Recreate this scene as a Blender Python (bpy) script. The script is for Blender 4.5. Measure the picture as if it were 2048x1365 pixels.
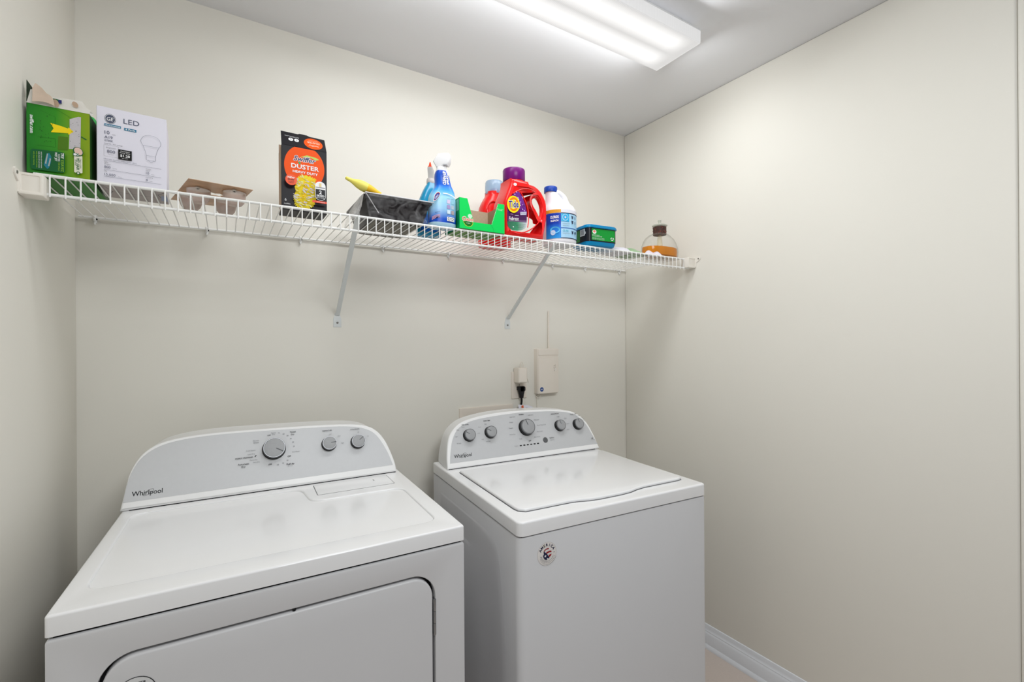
import bpy, bmesh, math, random
from mathutils import Vector, Matrix
from mathutils.geometry import tessellate_polygon

# ------------------------------------------------------------------ scene, camera, light
C = bpy.context.scene.collection
for o in list(bpy.data.objects):
    bpy.data.objects.remove(o)
sc = bpy.context.scene
CAMZ = 1.3894
YAW, PITCH, ROLL = 0.5513305, 0.0003179, -0.0061873
cy, sy = math.cos(YAW), math.sin(YAW)
fwd = Vector((sy * math.cos(PITCH), cy * math.cos(PITCH), math.sin(PITCH)))
rgt = Vector((cy, -sy, 0))
upv = rgt.cross(fwd)
r2 = math.cos(ROLL) * rgt + math.sin(ROLL) * upv
u2 = -math.sin(ROLL) * rgt + math.cos(ROLL) * upv
cam_d = bpy.data.cameras.new('camera')
cam_d.sensor_width = 36
cam_d.lens = 931.045 / 2048 * 36
cam_d.clip_start = 0.02
cam = bpy.data.objects.new('camera', cam_d)
C.objects.link(cam)
M3 = Matrix((r2, u2, -fwd)).transposed()
cam.matrix_world = Matrix.Translation((0, 0, CAMZ)) @ M3.to_4x4()
sc.camera = cam

wd = bpy.data.worlds.new('room_daylight')
sc.world = wd
wd.use_nodes = True
wd.node_tree.nodes['Background'].inputs[0].default_value = (0.96, 0.985, 1.0, 1)
wd.node_tree.nodes['Background'].inputs[1].default_value = 0.20

# the light of the ceiling fixture leaves its lens downwards and, round the wrapped edges, sideways
def area_lamp(name, loc, size, energy, rot, spread=180, col=(0.965, 0.99, 1.0)):
    la = bpy.data.lights.new(name, 'AREA')
    la.shape = 'RECTANGLE'
    la.size, la.size_y = size
    la.energy = energy
    la.color = col
    la.spread = math.radians(spread)
    lo = bpy.data.objects.new(name, la)
    lo.location = loc
    lo.rotation_euler = rot
    C.objects.link(lo)
    return lo
R90 = math.radians(90)
area_lamp('fluorescent_glow', (0.81, 1.1355, 2.4235), (1.17, 0.17), 6.0, (0, 0, 0))
area_lamp('fluorescent_side_glow', (0.81, 1.2420, 2.440), (1.17, 0.036), 1.5, (R90 * 0.88, 0, 0), 150)
area_lamp('fluorescent_side_glow', (0.81, 1.0290, 2.440), (1.17, 0.036), 3.0, (-R90 * 0.72, 0, 0), 150)
area_lamp('fluorescent_end_glow', (1.428, 1.1355, 2.440), (0.036, 0.18), 0.7, (0, -R90 * 0.55, 0), 150)
area_lamp('rear_fill_light', (0.5, -0.45, 2.46), (0.9, 0.6), 23.0, (math.radians(25), 0, 0))  # unseen soft light added behind the camera to brighten walls below the shelf

vs = sc.view_settings
vs.view_transform = 'Standard'
vs.look = 'None'
vs.gamma = 1
vs.exposure = 0.0
try:
    vs.use_curve_mapping = False
except Exception:
    pass

# room measures
XL, XR, YB, YF, CEIL = -0.3736, 1.8526, 1.8351, 0.3605, 2.5017
DECK = 1.7652

# ------------------------------------------------------------------ helpers
def lin(c):
    c = c / 255.0
    return c / 12.92 if c <= 0.04045 else ((c + 0.055) / 1.055) ** 2.4

MATS = {}
def mat(name, rgb, rough=0.5, metal=0.0, var=0.03, scale=40.0, bump=0.0, bscale=200.0, alpha=1.0,
        trans=0.0, ior=1.45, coat=0.0, spec=0.32, sub=0.0):
    if name in MATS:
        return MATS[name]
    m = bpy.data.materials.new(name)
    m.use_nodes = True
    nt = m.node_tree
    b = nt.nodes['Principled BSDF']
    col = tuple(lin(v) for v in rgb) + (1,)
    tc = nt.nodes.new('ShaderNodeTexCoord')
    nz = nt.nodes.new('ShaderNodeTexNoise')
    nz.inputs['Scale'].default_value = scale
    nz.inputs['Detail'].default_value = 2
    nt.links.new(tc.outputs['Object'], nz.inputs['Vector'])
    mx = nt.nodes.new('ShaderNodeMix')
    mx.data_type = 'RGBA'
    mx.inputs[6].default_value = tuple(max(0, v * (1 - var)) for v in col[:3]) + (1,)
    mx.inputs[7].default_value = tuple(min(1, v * (1 + var)) for v in col[:3]) + (1,)
    nt.links.new(nz.outputs[0], mx.inputs[0])
    nt.links.new(mx.outputs[2], b.inputs['Base Color'])
    b.inputs['Roughness'].default_value = rough
    b.inputs['Metallic'].default_value = metal
    b.inputs['Alpha'].default_value = alpha
    b.inputs['Transmission Weight'].default_value = trans
    b.inputs['IOR'].default_value = ior
    b.inputs['Coat Weight'].default_value = coat
    b.inputs['Specular IOR Level'].default_value = spec
    if bump > 0:
        n2 = nt.nodes.new('ShaderNodeTexNoise')
        n2.inputs['Scale'].default_value = bscale
        n2.inputs['Detail'].default_value = 3
        nt.links.new(tc.outputs['Object'], n2.inputs['Vector'])
        bp = nt.nodes.new('ShaderNodeBump')
        bp.inputs['Strength'].default_value = bump
        bp.inputs['Distance'].default_value = 0.002
        nt.links.new(n2.outputs[0], bp.inputs['Height'])
        nt.links.new(bp.outputs[0], b.inputs['Normal'])
    MATS[name] = m
    return m

def gradmat(name, stops, axis, lo_, hi_, rough=0.4, spec=0.32):
    """colour printed as a gradient along one object axis"""
    m = bpy.data.materials.new(name)
    m.use_nodes = True
    nt = m.node_tree
    b = nt.nodes['Principled BSDF']
    tc = nt.nodes.new('ShaderNodeTexCoord')
    sp = nt.nodes.new('ShaderNodeSeparateXYZ')
    nt.links.new(tc.outputs['Object'], sp.inputs[0])
    mr = nt.nodes.new('ShaderNodeMapRange')
    mr.inputs[1].default_value = lo_
    mr.inputs[2].default_value = hi_
    nt.links.new(sp.outputs[axis], mr.inputs[0])
    cr = nt.nodes.new('ShaderNodeValToRGB')
    e = cr.color_ramp.elements
    while len(e) < len(stops):
        e.new(0.5)
    for i, (p, c) in enumerate(stops):
        e[i].position = p
        e[i].color = tuple(lin(v) for v in c) + (1,)
    nt.links.new(mr.outputs[0], cr.inputs[0])
    nt.links.new(cr.outputs[0], b.inputs['Base Color'])
    b.inputs['Roughness'].default_value = rough
    b.inputs['Specular IOR Level'].default_value = spec
    return m

def setprops(o, label=None, cat=None, group=None, kind=None):
    if label: o['label'] = label
    if cat: o['category'] = cat
    if group: o['group'] = group
    if kind: o['kind'] = kind
    return o

def root(name, loc, label, cat, rz=0.0, group=None):
    o = bpy.data.objects.new(name, None)
    o.empty_display_size = 0.05
    o.location = loc
    o.rotation_euler = (0, 0, rz)
    C.objects.link(o)
    return setprops(o, label, cat, group)

def link(name, me, parent=None, mats=None):
    o = bpy.data.objects.new(name, me)
    C.objects.link(o)
    if parent is not None:
        o.parent = parent
    return o

def finish(bm, name, mats, parent=None, smooth=True, ang=35, recalc=True):
    if recalc:
        bmesh.ops.recalc_face_normals(bm, faces=bm.faces)
    me = bpy.data.meshes.new(name)
    bm.to_mesh(me)
    bm.free()
    if not isinstance(mats, (list, tuple)):
        mats = [mats]
    for m in mats:
        me.materials.append(m)
    if smooth:
        for p in me.polygons:
            p.use_smooth = True
        me.set_sharp_from_angle(angle=math.radians(ang))
    return link(name, me, parent)

def bm_box(bm, x0, y0, z0, x1, y1, z1, bev=0.0, seg=2, mi=0):
    vs_ = [bm.verts.new(p) for p in ((x0, y0, z0), (x1, y0, z0), (x1, y1, z0), (x0, y1, z0),
                                     (x0, y0, z1), (x1, y0, z1), (x1, y1, z1), (x0, y1, z1))]
    fs = []
    for f in ((0, 3, 2, 1), (4, 5, 6, 7), (0, 1, 5, 4), (1, 2, 6, 5), (2, 3, 7, 6), (3, 0, 4, 7)):
        fc = bm.faces.new([vs_[i] for i in f])
        fc.material_index = mi
        fs.append(fc)
    if bev > 0:
        es = list({e for f in fs for e in f.edges})
        bmesh.ops.bevel(bm, geom=es, offset=bev, segments=seg, profile=0.5, affect='EDGES')
    return vs_

def box(name, a, b, m, parent=None, bev=0.0, seg=2):
    bm = bmesh.new()
    bm_box(bm, *a, *b, bev=bev, seg=seg)
    return finish(bm, name, m, parent)

def bm_rings(bm, rings, cap0=True, cap1=True, closed=True, mi=0):
    """rings: list of point lists with equal counts"""
    vv = [[bm.verts.new(p) for p in r] for r in rings]
    n = len(rings[0])
    for a, b in zip(vv[:-1], vv[1:]):
        for i in range(n if closed else n - 1):
            j = (i + 1) % n
            f = bm.faces.new((a[i], a[j], b[j], b[i]))
            f.material_index = mi
    if cap0:
        bm.faces.new(vv[0][::-1]).material_index = mi
    if cap1:
        bm.faces.new(vv[-1]).material_index = mi
    return vv

def lathe_pts(profile, c=(0, 0, 0), seg=32, axis='Z'):
    rings = []
    for r, h in profile:
        ring = []
        for i in range(seg):
            a = 2 * math.pi * i / seg
            x, y = r * math.cos(a), r * math.sin(a)
            p = (x, y, h) if axis == 'Z' else ((x, -h, y) if axis == 'Y' else (h, x, y))
            ring.append(Vector(c) + Vector(p))
        rings.append(ring)
    return rings

def lathe(name, profile, m, parent=None, c=(0, 0, 0), seg=32, axis='Z', cap0=True, cap1=True):
    bm = bmesh.new()
    bm_rings(bm, lathe_pts(profile, c, seg, axis), cap0, cap1)
    return finish(bm, name, m, parent)

def tube_rings(path, r, seg=8):
    path = [Vector(p) for p in path]
    n = len(path)
    rings = []
    prev = None
    for i, p in enumerate(path):
        t = (path[min(i + 1, n - 1)] - path[max(i - 1, 0)]).normalized()
        if prev is None:
            ref = Vector((0, 0, 1)) if abs(t.z) < 0.9 else Vector((1, 0, 0))
            u = t.cross(ref).normalized()
        else:
            u = (prev - t * prev.dot(t)).normalized()
        prev = u
        v = t.cross(u)
        rr = r[i] if isinstance(r, (list, tuple)) else r
        rings.append([p + rr * (math.cos(2 * math.pi * k / seg) * u + math.sin(2 * math.pi * k / seg) * v)
                      for k in range(seg)])
    return rings

def tube(name, path, r, m, parent=None, seg=8):
    bm = bmesh.new()
    bm_rings(bm, tube_rings(path, r, seg))
    return finish(bm, name, m, parent, ang=50)

def catmull(pts, per=6, closed=False):
    out = []
    n = len(pts)
    rng = range(n if closed else n - 1)
    for i in rng:
        def g(k):
            return Vector(pts[k % n]) if closed else Vector(pts[max(0, min(n - 1, k))])
        p0, p1, p2, p3 = g(i - 1), g(i), g(i + 1), g(i + 2)
        for s in range(per):
            t = s / per
            out.append(0.5 * ((2 * p1) + (-p0 + p2) * t + (2 * p0 - 5 * p1 + 4 * p2 - p3) * t * t
                              + (-p0 + 3 * p1 - 3 * p2 + p3) * t ** 3))
    if not closed:
        out.append(Vector(pts[-1]))
    return out

def rrect(x0, y0, x1, y1, r, n=6):
    rs = r if isinstance(r, (list, tuple)) else (r, r, r, r)   # bl, br, tr, tl
    out = []
    for (cx, cy_, a0, rr) in ((x0 + rs[0], y0 + rs[0], 180, rs[0]), (x1 - rs[1], y0 + rs[1], 270, rs[1]),
                              (x1 - rs[2], y1 - rs[2], 0, rs[2]), (x0 + rs[3], y1 - rs[3], 90, rs[3])):
        if rr <= 0:
            out.append((cx, cy_))
            continue
        for i in range(n + 1):
            a = math.radians(a0 + 90 * i / n)
            out.append((cx + rr * math.cos(a), cy_ + rr * math.sin(a)))
    return out

def area2(p):
    return sum(p[i][0] * p[(i + 1) % len(p)][1] - p[(i + 1) % len(p)][0] * p[i][1] for i in range(len(p))) / 2

def inset(poly, d):
    """move every side of a counter-clockwise polygon inward by d"""
    n = len(poly)
    out = []
    for i in range(n):
        p0, p1, p2 = Vector(poly[i - 1][:2]), Vector(poly[i][:2]), Vector(poly[(i + 1) % n][:2])
        e1, e2 = (p1 - p0), (p2 - p1)
        if e1.length < 1e-9: e1 = e2
        if e2.length < 1e-9: e2 = e1
        e1.normalize(); e2.normalize()
        n1, n2 = Vector((-e1.y, e1.x)), Vector((-e2.y, e2.x))
        b = n1 + n2
        L = b.length
        if L < 1e-6:
            b = n1
        else:
            b = b / L
        k = max(0.35, b.dot(n1))
        out.append(tuple(p1 + b * (d / k)))
    return out

def ccw(p):
    p = [tuple(q[:2]) for q in p]
    return p if area2(p) > 0 else p[::-1]

class Fr:
    """a local plane: origin, u, v and the outward normal"""
    def __init__(s, O, eu, ev):
        s.O, s.eu, s.ev = Vector(O), Vector(eu).normalized(), Vector(ev).normalized()
        s.n = s.eu.cross(s.ev)
    def __call__(s, u, v, w=0.0):
        return s.O + s.eu * u + s.ev * v + s.n * w
FRONT = lambda O: Fr(O, (1, 0, 0), (0, 0, 1))

def slab(bm, fr, outer, holes=(), w0=0.0, w1=0.01, bev=0.0, seg=2, back=True, bevback=False, mi=0, fn=None):
    """polygon with holes thickened from w0 (back) to w1 (front), front edges rounded"""
    F = fn or fr
    loops = [ccw(outer)] + [ccw(h)[::-1] for h in holes]
    tops = []
    bots = []
    for lp in loops:
        levels = []
        if bevback and bev > 0:
            for k in range(seg + 1):
                a = math.pi / 2 * k / seg
                levels.append((bev * (1 - math.sin(a)), w0 + bev * (1 - math.cos(a))))
        else:
            levels.append((0.0, w0))
        if bev > 0:
            for k in range(seg + 1):
                a = math.pi / 2 * k / seg
                levels.append((bev * (1 - math.cos(a)), w1 - bev * (1 - math.sin(a))))
        else:
            levels.append((0.0, w1))
        rings = []
        for d, w in levels:
            q = inset(lp, d) if abs(d) > 1e-9 else lp
            rings.append([F(p[0], p[1], w) for p in q])
        vv = bm_rings(bm, rings, False, False, mi=mi)
        bots.append((inset(lp, levels[0][0]) if levels[0][0] > 1e-9 else lp, vv[0]))
        tops.append((inset(lp, levels[-1][0]) if levels[-1][0] > 1e-9 else lp, vv[-1]))
    def cap(items, flip):
        if len(items) == 1 and len(items[0][1]) < 5:
            vs_ = items[0][1]
            f = bm.faces.new(vs_[::-1] if flip else vs_)
            f.material_index = mi
            return
        tri = tessellate_polygon([[Vector((p[0], p[1], 0)) for p in it[0]] for it in items])
        flat = [v for it in items for v in it[1]]
        for t in tri:
            try:
                f = bm.faces.new([flat[i] for i in t])
                f.material_index = mi
            except ValueError:
                pass
    cap(tops, False)
    if back:
        cap(bots, True)

def slab_obj(name, fr, outer, m, parent=None, holes=(), w0=0.0, w1=0.01, bev=0.0, seg=2, bevback=False, ang=35):
    bm = bmesh.new()
    slab(bm, fr, outer, holes, w0, w1, bev, seg, True, bevback)
    return finish(bm, name, m, parent, ang=ang)

# printed matter -----------------------------------------------------------------
TXT = {}
def textmesh(s, bold=0.0, shear=0.0):
    k = (s, bold, shear)
    if k in TXT:
        return TXT[k]
    cu = bpy.data.curves.new('t', 'FONT')
    cu.body = s
    cu.size = 1
    cu.resolution_u = 3
    cu.offset = bold
    cu.shear = shear
    ob = bpy.data.objects.new('t', cu)
    me = bpy.data.meshes.new_from_object(ob)
    vs_ = [(v.co.x, v.co.y) for v in me.vertices]
    fs = [tuple(p.vertices) for p in me.polygons]
    bpy.data.objects.remove(ob)
    bpy.data.curves.remove(cu)
    bpy.data.meshes.remove(me)
    xs = [v[0] for v in vs_] or [0, 1]
    ys = [v[1] for v in vs_] or [0, 1]
    TXT[k] = (vs_, fs, (min(xs), min(ys), max(xs), max(ys)))
    return TXT[k]

class Print:
    """flat printing laid on a surface; every call sits a hair above the one before"""
    def __init__(s, fr, step=0.00012, w=0.0002):
        s.fr, s.step, s.w = fr, step, w
        s.bm = bmesh.new()
        s.mats = []
    def mi(s, m):
        if m not in s.mats:
            s.mats.append(m)
        return s.mats.index(m)
    def _face(s, pts, m):
        f = s.bm.faces.new([s.bm.verts.new(s.fr(p[0], p[1], s.w)) for p in pts])
        f.material_index = s.mi(m)
    def poly(s, pts, m):
        p = ccw(pts)
        if len(p) <= 4:
            s._face(p, m)
        else:
            vv = [s.bm.verts.new(s.fr(q[0], q[1], s.w)) for q in p]
            for t in tessellate_polygon([[Vector((q[0], q[1], 0)) for q in p]]):
                try:
                    a, b, c = t
                    if area2([p[a], p[b], p[c]]) < 0:
                        t = (a, c, b)
                    s.bm.faces.new([vv[i] for i in t]).material_index = s.mi(m)
                except ValueError:
                    pass
        s.w += s.step
        return s
    def rect(s, u0, v0, u1, v1, m, nu=1):
        for i in range(nu):
            a, b = u0 + (u1 - u0) * i / nu, u0 + (u1 - u0) * (i + 1) / nu
            s._face([(a, v0), (b, v0), (b, v1), (a, v1)], m)
        s.w += s.step
        return s
    def rrect(s, u0, v0, u1, v1, r, m):
        return s.poly(rrect(u0, v0, u1, v1, r, 4), m)
    def ell(s, cu, cv, ru, rv, m, rot=0.0, n=28, a0=0, a1=360):
        ca, sa = math.cos(math.radians(rot)), math.sin(math.radians(rot))
        pts = []
        full = abs(a1 - a0) >= 360
        for i in range(n if full else n + 1):
            a = math.radians(a0 + (a1 - a0) * i / n)
            x, y = ru * math.cos(a), rv * math.sin(a)
            pts.append((cu + x * ca - y * sa, cv + x * sa + y * ca))
        return s.poly(pts, m)
    def ring(s, cu, cv, ru, rv, t, m, rot=0.0, n=32, a0=0, a1=360):
        ca, sa = math.cos(math.radians(rot)), math.sin(math.radians(rot))
        def P(k, a):
            x, y = (ru - k) * math.cos(a), (rv - k) * math.sin(a)
            return (cu + x * ca - y * sa, cv + x * sa + y * ca)
        for i in range(n):
            a, b = math.radians(a0 + (a1 - a0) * i / n), math.radians(a0 + (a1 - a0) * (i + 1) / n)
            s._face([P(t, a), P(0, a), P(0, b), P(t, b)], m)
        s.w += s.step
        return s
    def line(s, pts, t, m):
        for a, b in zip(pts[:-1], pts[1:]):
            a, b = Vector(a), Vector(b)
            d = (b - a).normalized()
            q = Vector((-d.y, d.x)) * t / 2
            s._face([a - q, b - q, b + q, a + q], m)
        s.w += s.step
        return s
    def text(s, t, u, v, m, w=None, h=None, rot=0.0, al='C', bold=0.0, shear=0.0):
        """h: cap height; w: full width (squeezes the line if both are given)"""
        vs_, fs, bb = textmesh(t, bold, shear)
        W, H = bb[2] - bb[0], 0.729
        if w is not None and h is None:
            ku = kv = w / W
        elif h is not None and w is None:
            ku = kv = h / H
        else:
            ku, kv = w / W, h / H
        ox = {'C': (bb[0] + bb[2]) / 2, 'L': bb[0], 'R': bb[2]}[al]
        ca, sa = math.cos(math.radians(rot)), math.sin(math.radians(rot))
        vv = []
        for x, y in vs_:
            a, b = (x - ox) * ku, (y - H / 2) * kv
            vv.append(s.bm.verts.new(s.fr(u + a * ca - b * sa, v + a * sa + b * ca, s.w)))
        i = s.mi(m)
        for f in fs:
            s.bm.faces.new([vv[k] for k in f]).material_index = i
        s.w += s.step
        return s
    def done(s, name, parent, label=None):
        o = finish(s.bm, name, s.mats, parent, smooth=False, recalc=False)
        if label:
            o['label'] = label
        return o

# ------------------------------------------------------------------ materials
M_wall = mat('cream_wall_paint', (234, 231, 222), 0.55, var=0.012, scale=3, bump=0.05, bscale=260, spec=0.35)
M_ceil = mat('flat_ceiling_paint', (234, 235, 238), 0.9, var=0.01, scale=4, bump=0.06, bscale=300, spec=0.2)
M_trim = mat('white_trim_paint', (228, 231, 236), 0.3, var=0.015)
M_floor = mat('pinkish_vinyl_floor', (206, 193, 184), 0.45, var=0.06, scale=120, bump=0.03)
M_enam = mat('white_enamel', (236, 236, 237), 0.16, var=0.006, scale=8, coat=0.3, spec=0.5)
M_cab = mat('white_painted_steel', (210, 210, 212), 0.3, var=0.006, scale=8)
M_plas = mat('white_console_plastic', (238, 238, 238), 0.32, var=0.006)
M_panel = mat('silver_panel_print', (198, 199, 201), 0.5, metal=0.12, var=0.02, scale=90)
M_dark = mat('dark_gap', (26, 26, 27), 0.8)
M_ink = mat('black_ink', (38, 39, 42), 0.5)
M_grey = mat('grey_ink', (120, 122, 126), 0.5)
M_knobside = mat('black_knob_skirt', (22, 22, 24), 0.35)
M_knob = mat('brushed_silver_knob', (160, 161, 163), 0.55, metal=0.15, var=0.06, scale=220)
M_ring = mat('dull_chrome_ring', (132, 133, 136), 0.32, metal=0.7, var=0.02)
M_chrome = mat('chrome', (215, 216, 220), 0.12, metal=1.0, var=0.02)
M_steel = mat('steel', (150, 151, 153), 0.3, metal=0.9, var=0.05)
M_wire = mat('white_vinyl_coated_wire', (240, 240, 238), 0.35, var=0.01)
M_clip = mat('white_clip_plastic', (236, 236, 234), 0.4, var=0.01)
M_brack = mat('cream_bracket_plastic', (236, 231, 222), 0.45, var=0.012)
M_almond = mat('almond_plastic', (236, 228, 217), 0.45, var=0.012)
M_white = mat('white_print', (240, 240, 242), 0.45, var=0.01)
M_card = mat('kraft_cardboard', (186, 160, 138), 0.85, var=0.1, scale=120)

# ------------------------------------------------------------------ the room
def struct(o):
    o['kind'] = 'structure'
    return o
T = 0.12
YH = -1.6
struct(box('wall_back', (XL - T, YB, 0), (XR + T, YB + T, CEIL), M_wall))
struct(box('wall_left', (XL - T, YF, 0), (XL, YB, CEIL), M_wall, bev=0.004))
struct(box('wall_right', (XR, YF, 0), (XR + T, YB, CEIL), M_wall, bev=0.006, seg=3))
struct(box('floor', (XL - T - 0.9, YH, -0.05), (XR + T + 0.6, YB + T, 0), M_floor))
struct(box('ceiling', (XL - T - 0.9, 0.2, CEIL), (XR + T + 0.6, YB + T, CEIL + 0.06), M_ceil))
struct(box('trim_1', (XR + 0.006, YF - 0.016, 0), (XR + T, YF, CEIL), M_wall, bev=0.005))

def baseboard(name, path_fr, L):
    """moulded board: profile (distance from wall, height) run along the wall"""
    prof = [(0, 0), (0.020, 0), (0.020, 0.004), (0.018, 0.012), (0.0125, 0.019), (0.0125, 0.062), (0.010, 0.068),
            (0.0085, 0.071), (0.0085, 0.075), (0.006, 0.079), (0.0045, 0.086), (0.0045, 0.096), (0.003, 0.101), (0, 0.103)]
    bm = bmesh.new()
    bm_rings(bm, [[path_fr(0, h, d) for d, h in prof], [path_fr(L, h, d) for d, h in prof]])
    return struct(finish(bm, name, M_trim, ang=25))
baseboard('baseboard_right', Fr((XR, YB, 0), (0, -1, 0), (0, 0, 1)), YB - YF)
baseboard('baseboard_back', Fr((XL, YB, 0), (1, 0, 0), (0, 0, 1)), XR - XL)
baseboard('baseboard_left', Fr((XL, YF, 0), (0, 1, 0), (0, 0, 1)), YB - YF)

# ------------------------------------------------------------------ ceiling fluorescent fixture
fx = root('ceiling_light', (0.81, 1.1355, CEIL), 'long white fluorescent wraparound fixture with ribbed clear lens on grey ceiling', 'ceiling light')
box('housing', (-0.607, -0.075, -0.032), (0.60, 0.075, 0.0), mat('white_fixture_steel', (236, 237, 240), 0.4), fx, bev=0.002)
def lens_mat():
    m = bpy.data.materials.new('lit_prismatic_lens')
    m.use_nodes = True
    nt = m.node_tree
    b = nt.nodes['Principled BSDF']
    b.inputs['Base Color'].default_value = (0.30, 0.30, 0.31, 1)
    b.inputs['Roughness'].default_value = 0.25
    tc = nt.nodes.new('ShaderNodeTexCoord')
    sp = nt.nodes.new('ShaderNodeSeparateXYZ')
    nt.links.new(tc.outputs['Object'], sp.inputs[0])
    def mth(op, a=None, b_=None, va=None, vb=None, clamp=False):
        n = nt.nodes.new('ShaderNodeMath')
        n.operation = op
        n.use_clamp = clamp
        if a is not None: nt.links.new(a, n.inputs[0])
        elif va is not None: n.inputs[0].default_value = va
        if b_ is not None: nt.links.new(b_, n.inputs[1])
        elif vb is not None: n.inputs[1].default_value = vb
        return n.outputs[0]
    # two tubes run along the fixture behind the lens: brightest beneath each of them
    d = mth('ABSOLUTE', mth('SUBTRACT', mth('ABSOLUTE', sp.outputs[1]), vb=0.048))
    band = mth('SUBTRACT', va=1.0, b_=mth('DIVIDE', d, vb=0.05), clamp=True)
    band = mth('SMOOTH_MIN', band, vb=0.75)
    endx = mth('DIVIDE', mth('SUBTRACT', va=0.585, b_=mth('ABSOLUTE', sp.outputs[0])), vb=0.06, clamp=True)
    wav = nt.nodes.new('ShaderNodeTexWave')
    wav.inputs['Scale'].default_value = 60
    nt.links.new(tc.outputs['Object'], wav.inputs['Vector'])
    rib = mth('MULTIPLY', wav.outputs[1], vb=0.07)
    e = mth('ADD', mth('MULTIPLY', mth('MULTIPLY', band, endx), vb=0.55), vb=0.50)
    e = mth('ADD', e, rib)
    nt.links.new(e, b.inputs['Emission Strength'])
    b.inputs['Emission Color'].default_value = (1, 0.995, 0.985, 1)
    return m
ML = lens_mat()
bm = bmesh.new()
prof = [(-0.100, -0.030), (-0.0985, -0.072), (-0.095, -0.075), (0.095, -0.075), (0.0985, -0.072), (0.100, -0.030), (0.096, -0.030),
        (0.092, -0.070), (-0.092, -0.070), (-0.096, -0.030)]
x0, x1 = -0.606, 0.606
bm_rings(bm, [[(x0, a, b) for a, b in prof], [(x1, a, b) for a, b in prof]], True, True)
finish(bm, 'diffuser_lens', ML, fx)
for s, nm in ((1, 'end_cap'), (-1, 'end_cap')):
    o = slab_obj(nm, Fr((s * 0.606, 0, 0), (0, s, 0), (0, 0, 1)), [(-0.1, -0.03), (-0.0985, -0.073), (-0.0955, -0.0755), (0.0955, -0.0755), (0.0985, -0.073), (0.1, -0.03)],
                 ML, fx, w0=-0.002, w1=0.003, bev=0.0015)
M_lip = mat('clear_lens_edge', (236, 238, 240), 0.2)
for s in (-1, 1):
    box('lens_lip', (-0.606, s * 0.0985 - 0.0025, -0.0325), (0.609, s * 0.0985 + 0.0025, -0.0275), M_lip, fx, bev=0.001)

# ------------------------------------------------------------------ wire shelf
YFR, YBR = 1.411, 1.826
ZFR, ZBR = 1.7612, 1.7640
sh = root('wire_shelf', (0.74, 1.6, DECK), 'long white wire shelf across the back wall holding the cleaning supplies', 'shelf')
def L(p):   # world point to shelf space
    return Vector(p) - Vector((0.74, 1.6, DECK))
tube('front_rail', [L((-0.352, YFR, ZFR)), L((1.832, YFR, ZFR + 0.0015))], 0.0036, M_wire, sh, 10)
tube('lower_rail', [L((-0.352, YFR - 0.001, 1.7192)), L((0.9, YFR - 0.001, 1.7165)), L((1.832, YFR - 0.001, 1.7225))], 0.0036, M_wire, sh, 10)
tube('back_rail', [L((-0.366, YBR, ZBR)), L((1.846, YBR, ZBR + 0.0015))], 0.0036, M_wire, sh, 10)
wire_me = None
for k in range(-1, 84):
    x = -0.3285 + 0.02556 * k
    if wire_me is None:
        zt = ZFR + 0.0022
        path = [(0, YBR + 0.003, ZBR), (0, YFR + 0.004, zt + 0.0002), (0, YFR - 0.002, zt - 0.0004), (0, YFR - 0.0052, zt - 0.005),
                (0, YFR - 0.0054, 1.7225), (0, YFR - 0.0050, 1.7135)]
        path = [(p[0], p[1] - 1.6, p[2] - DECK) for p in path]
        o = tube('cross_wire', path, 0.00165, M_wire, sh, 6)
        wire_me = o.data
    else:
        o = link('cross_wire', wire_me, sh)
    o.location = (x - 0.74, 0, 0)
# end brackets
M_screw = mat('grey_screw', (130, 128, 122), 0.35, metal=0.8)
for s in (-1, 1):
    if s < 0:
        bx0, bx1, yb0, yb1, z0, z1 = XL, -0.3335, 1.386, 1.424, 1.7085, 1.7560
    else:
        bx0, bx1, yb0, yb1, z0, z1 = 1.801, XR, 1.388, 1.424, 1.7215, 1.7690
    bm = bmesh.new()
    p0, p1 = L((bx0, yb0, z0)), L((bx1, yb1, z1))
    fr_ = Fr((0, p0.y, 0), (1, 0, 0), (0, 0, 1))
    slab(bm, fr_, rrect(p0.x, p0.z, p1.x, p1.z, 0.003, 3), w0=-(p1.y - p0.y), w1=0.0, bev=0.0015)
    # raised frame on the face, as moulded
    slab(bm, fr_, rrect(p0.x + 0.001, p0.z + 0.001, p1.x - 0.001, p1.z - 0.001, 0.003, 3),
         [rrect(p0.x + 0.006, p0.z + 0.008, p1.x - 0.006, p1.z - 0.006, 0.002, 3)], w0=-0.001, w1=0.0014, bev=0.0006)
    # wall flange with its lobe
    fl = Fr((p0.x if s < 0 else p1.x, 0, 0), (0, -s, 0), (0, 0, 1))
    pts = [(1.424, z0), (1.384, z0 + 0.004), (1.381, z1 - 0.022), (1.372, z1 - 0.018), (1.361, z1 - 0.009), (1.359, z1 - 0.001), (1.365, z1 + 0.004), (1.424, z1)]
    slab(bm, fl, [(-s * (a - 1.6), b - DECK) for a, b in pts], w0=-0.0005, w1=0.0035, bev=0.001)
    br = finish(bm, 'end_bracket', M_brack, sh)
    br['label'] = 'cream plastic end bracket'
    scx = L((bx0 + 0.0035 if s < 0 else bx1 - 0.0035, 1.3705, z1 - 0.006))
    lathe('screw', [(0.0035, 0), (0.0033, 0.0012), (0.0015, 0.0018)], M_screw, br, c=scx, seg=12, axis='X') if s < 0 else \
        lathe('screw', [(0.0035, 0), (0.0033, -0.0012), (0.0015, -0.0018)], M_screw, br, c=scx, seg=12, axis='X')
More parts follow.
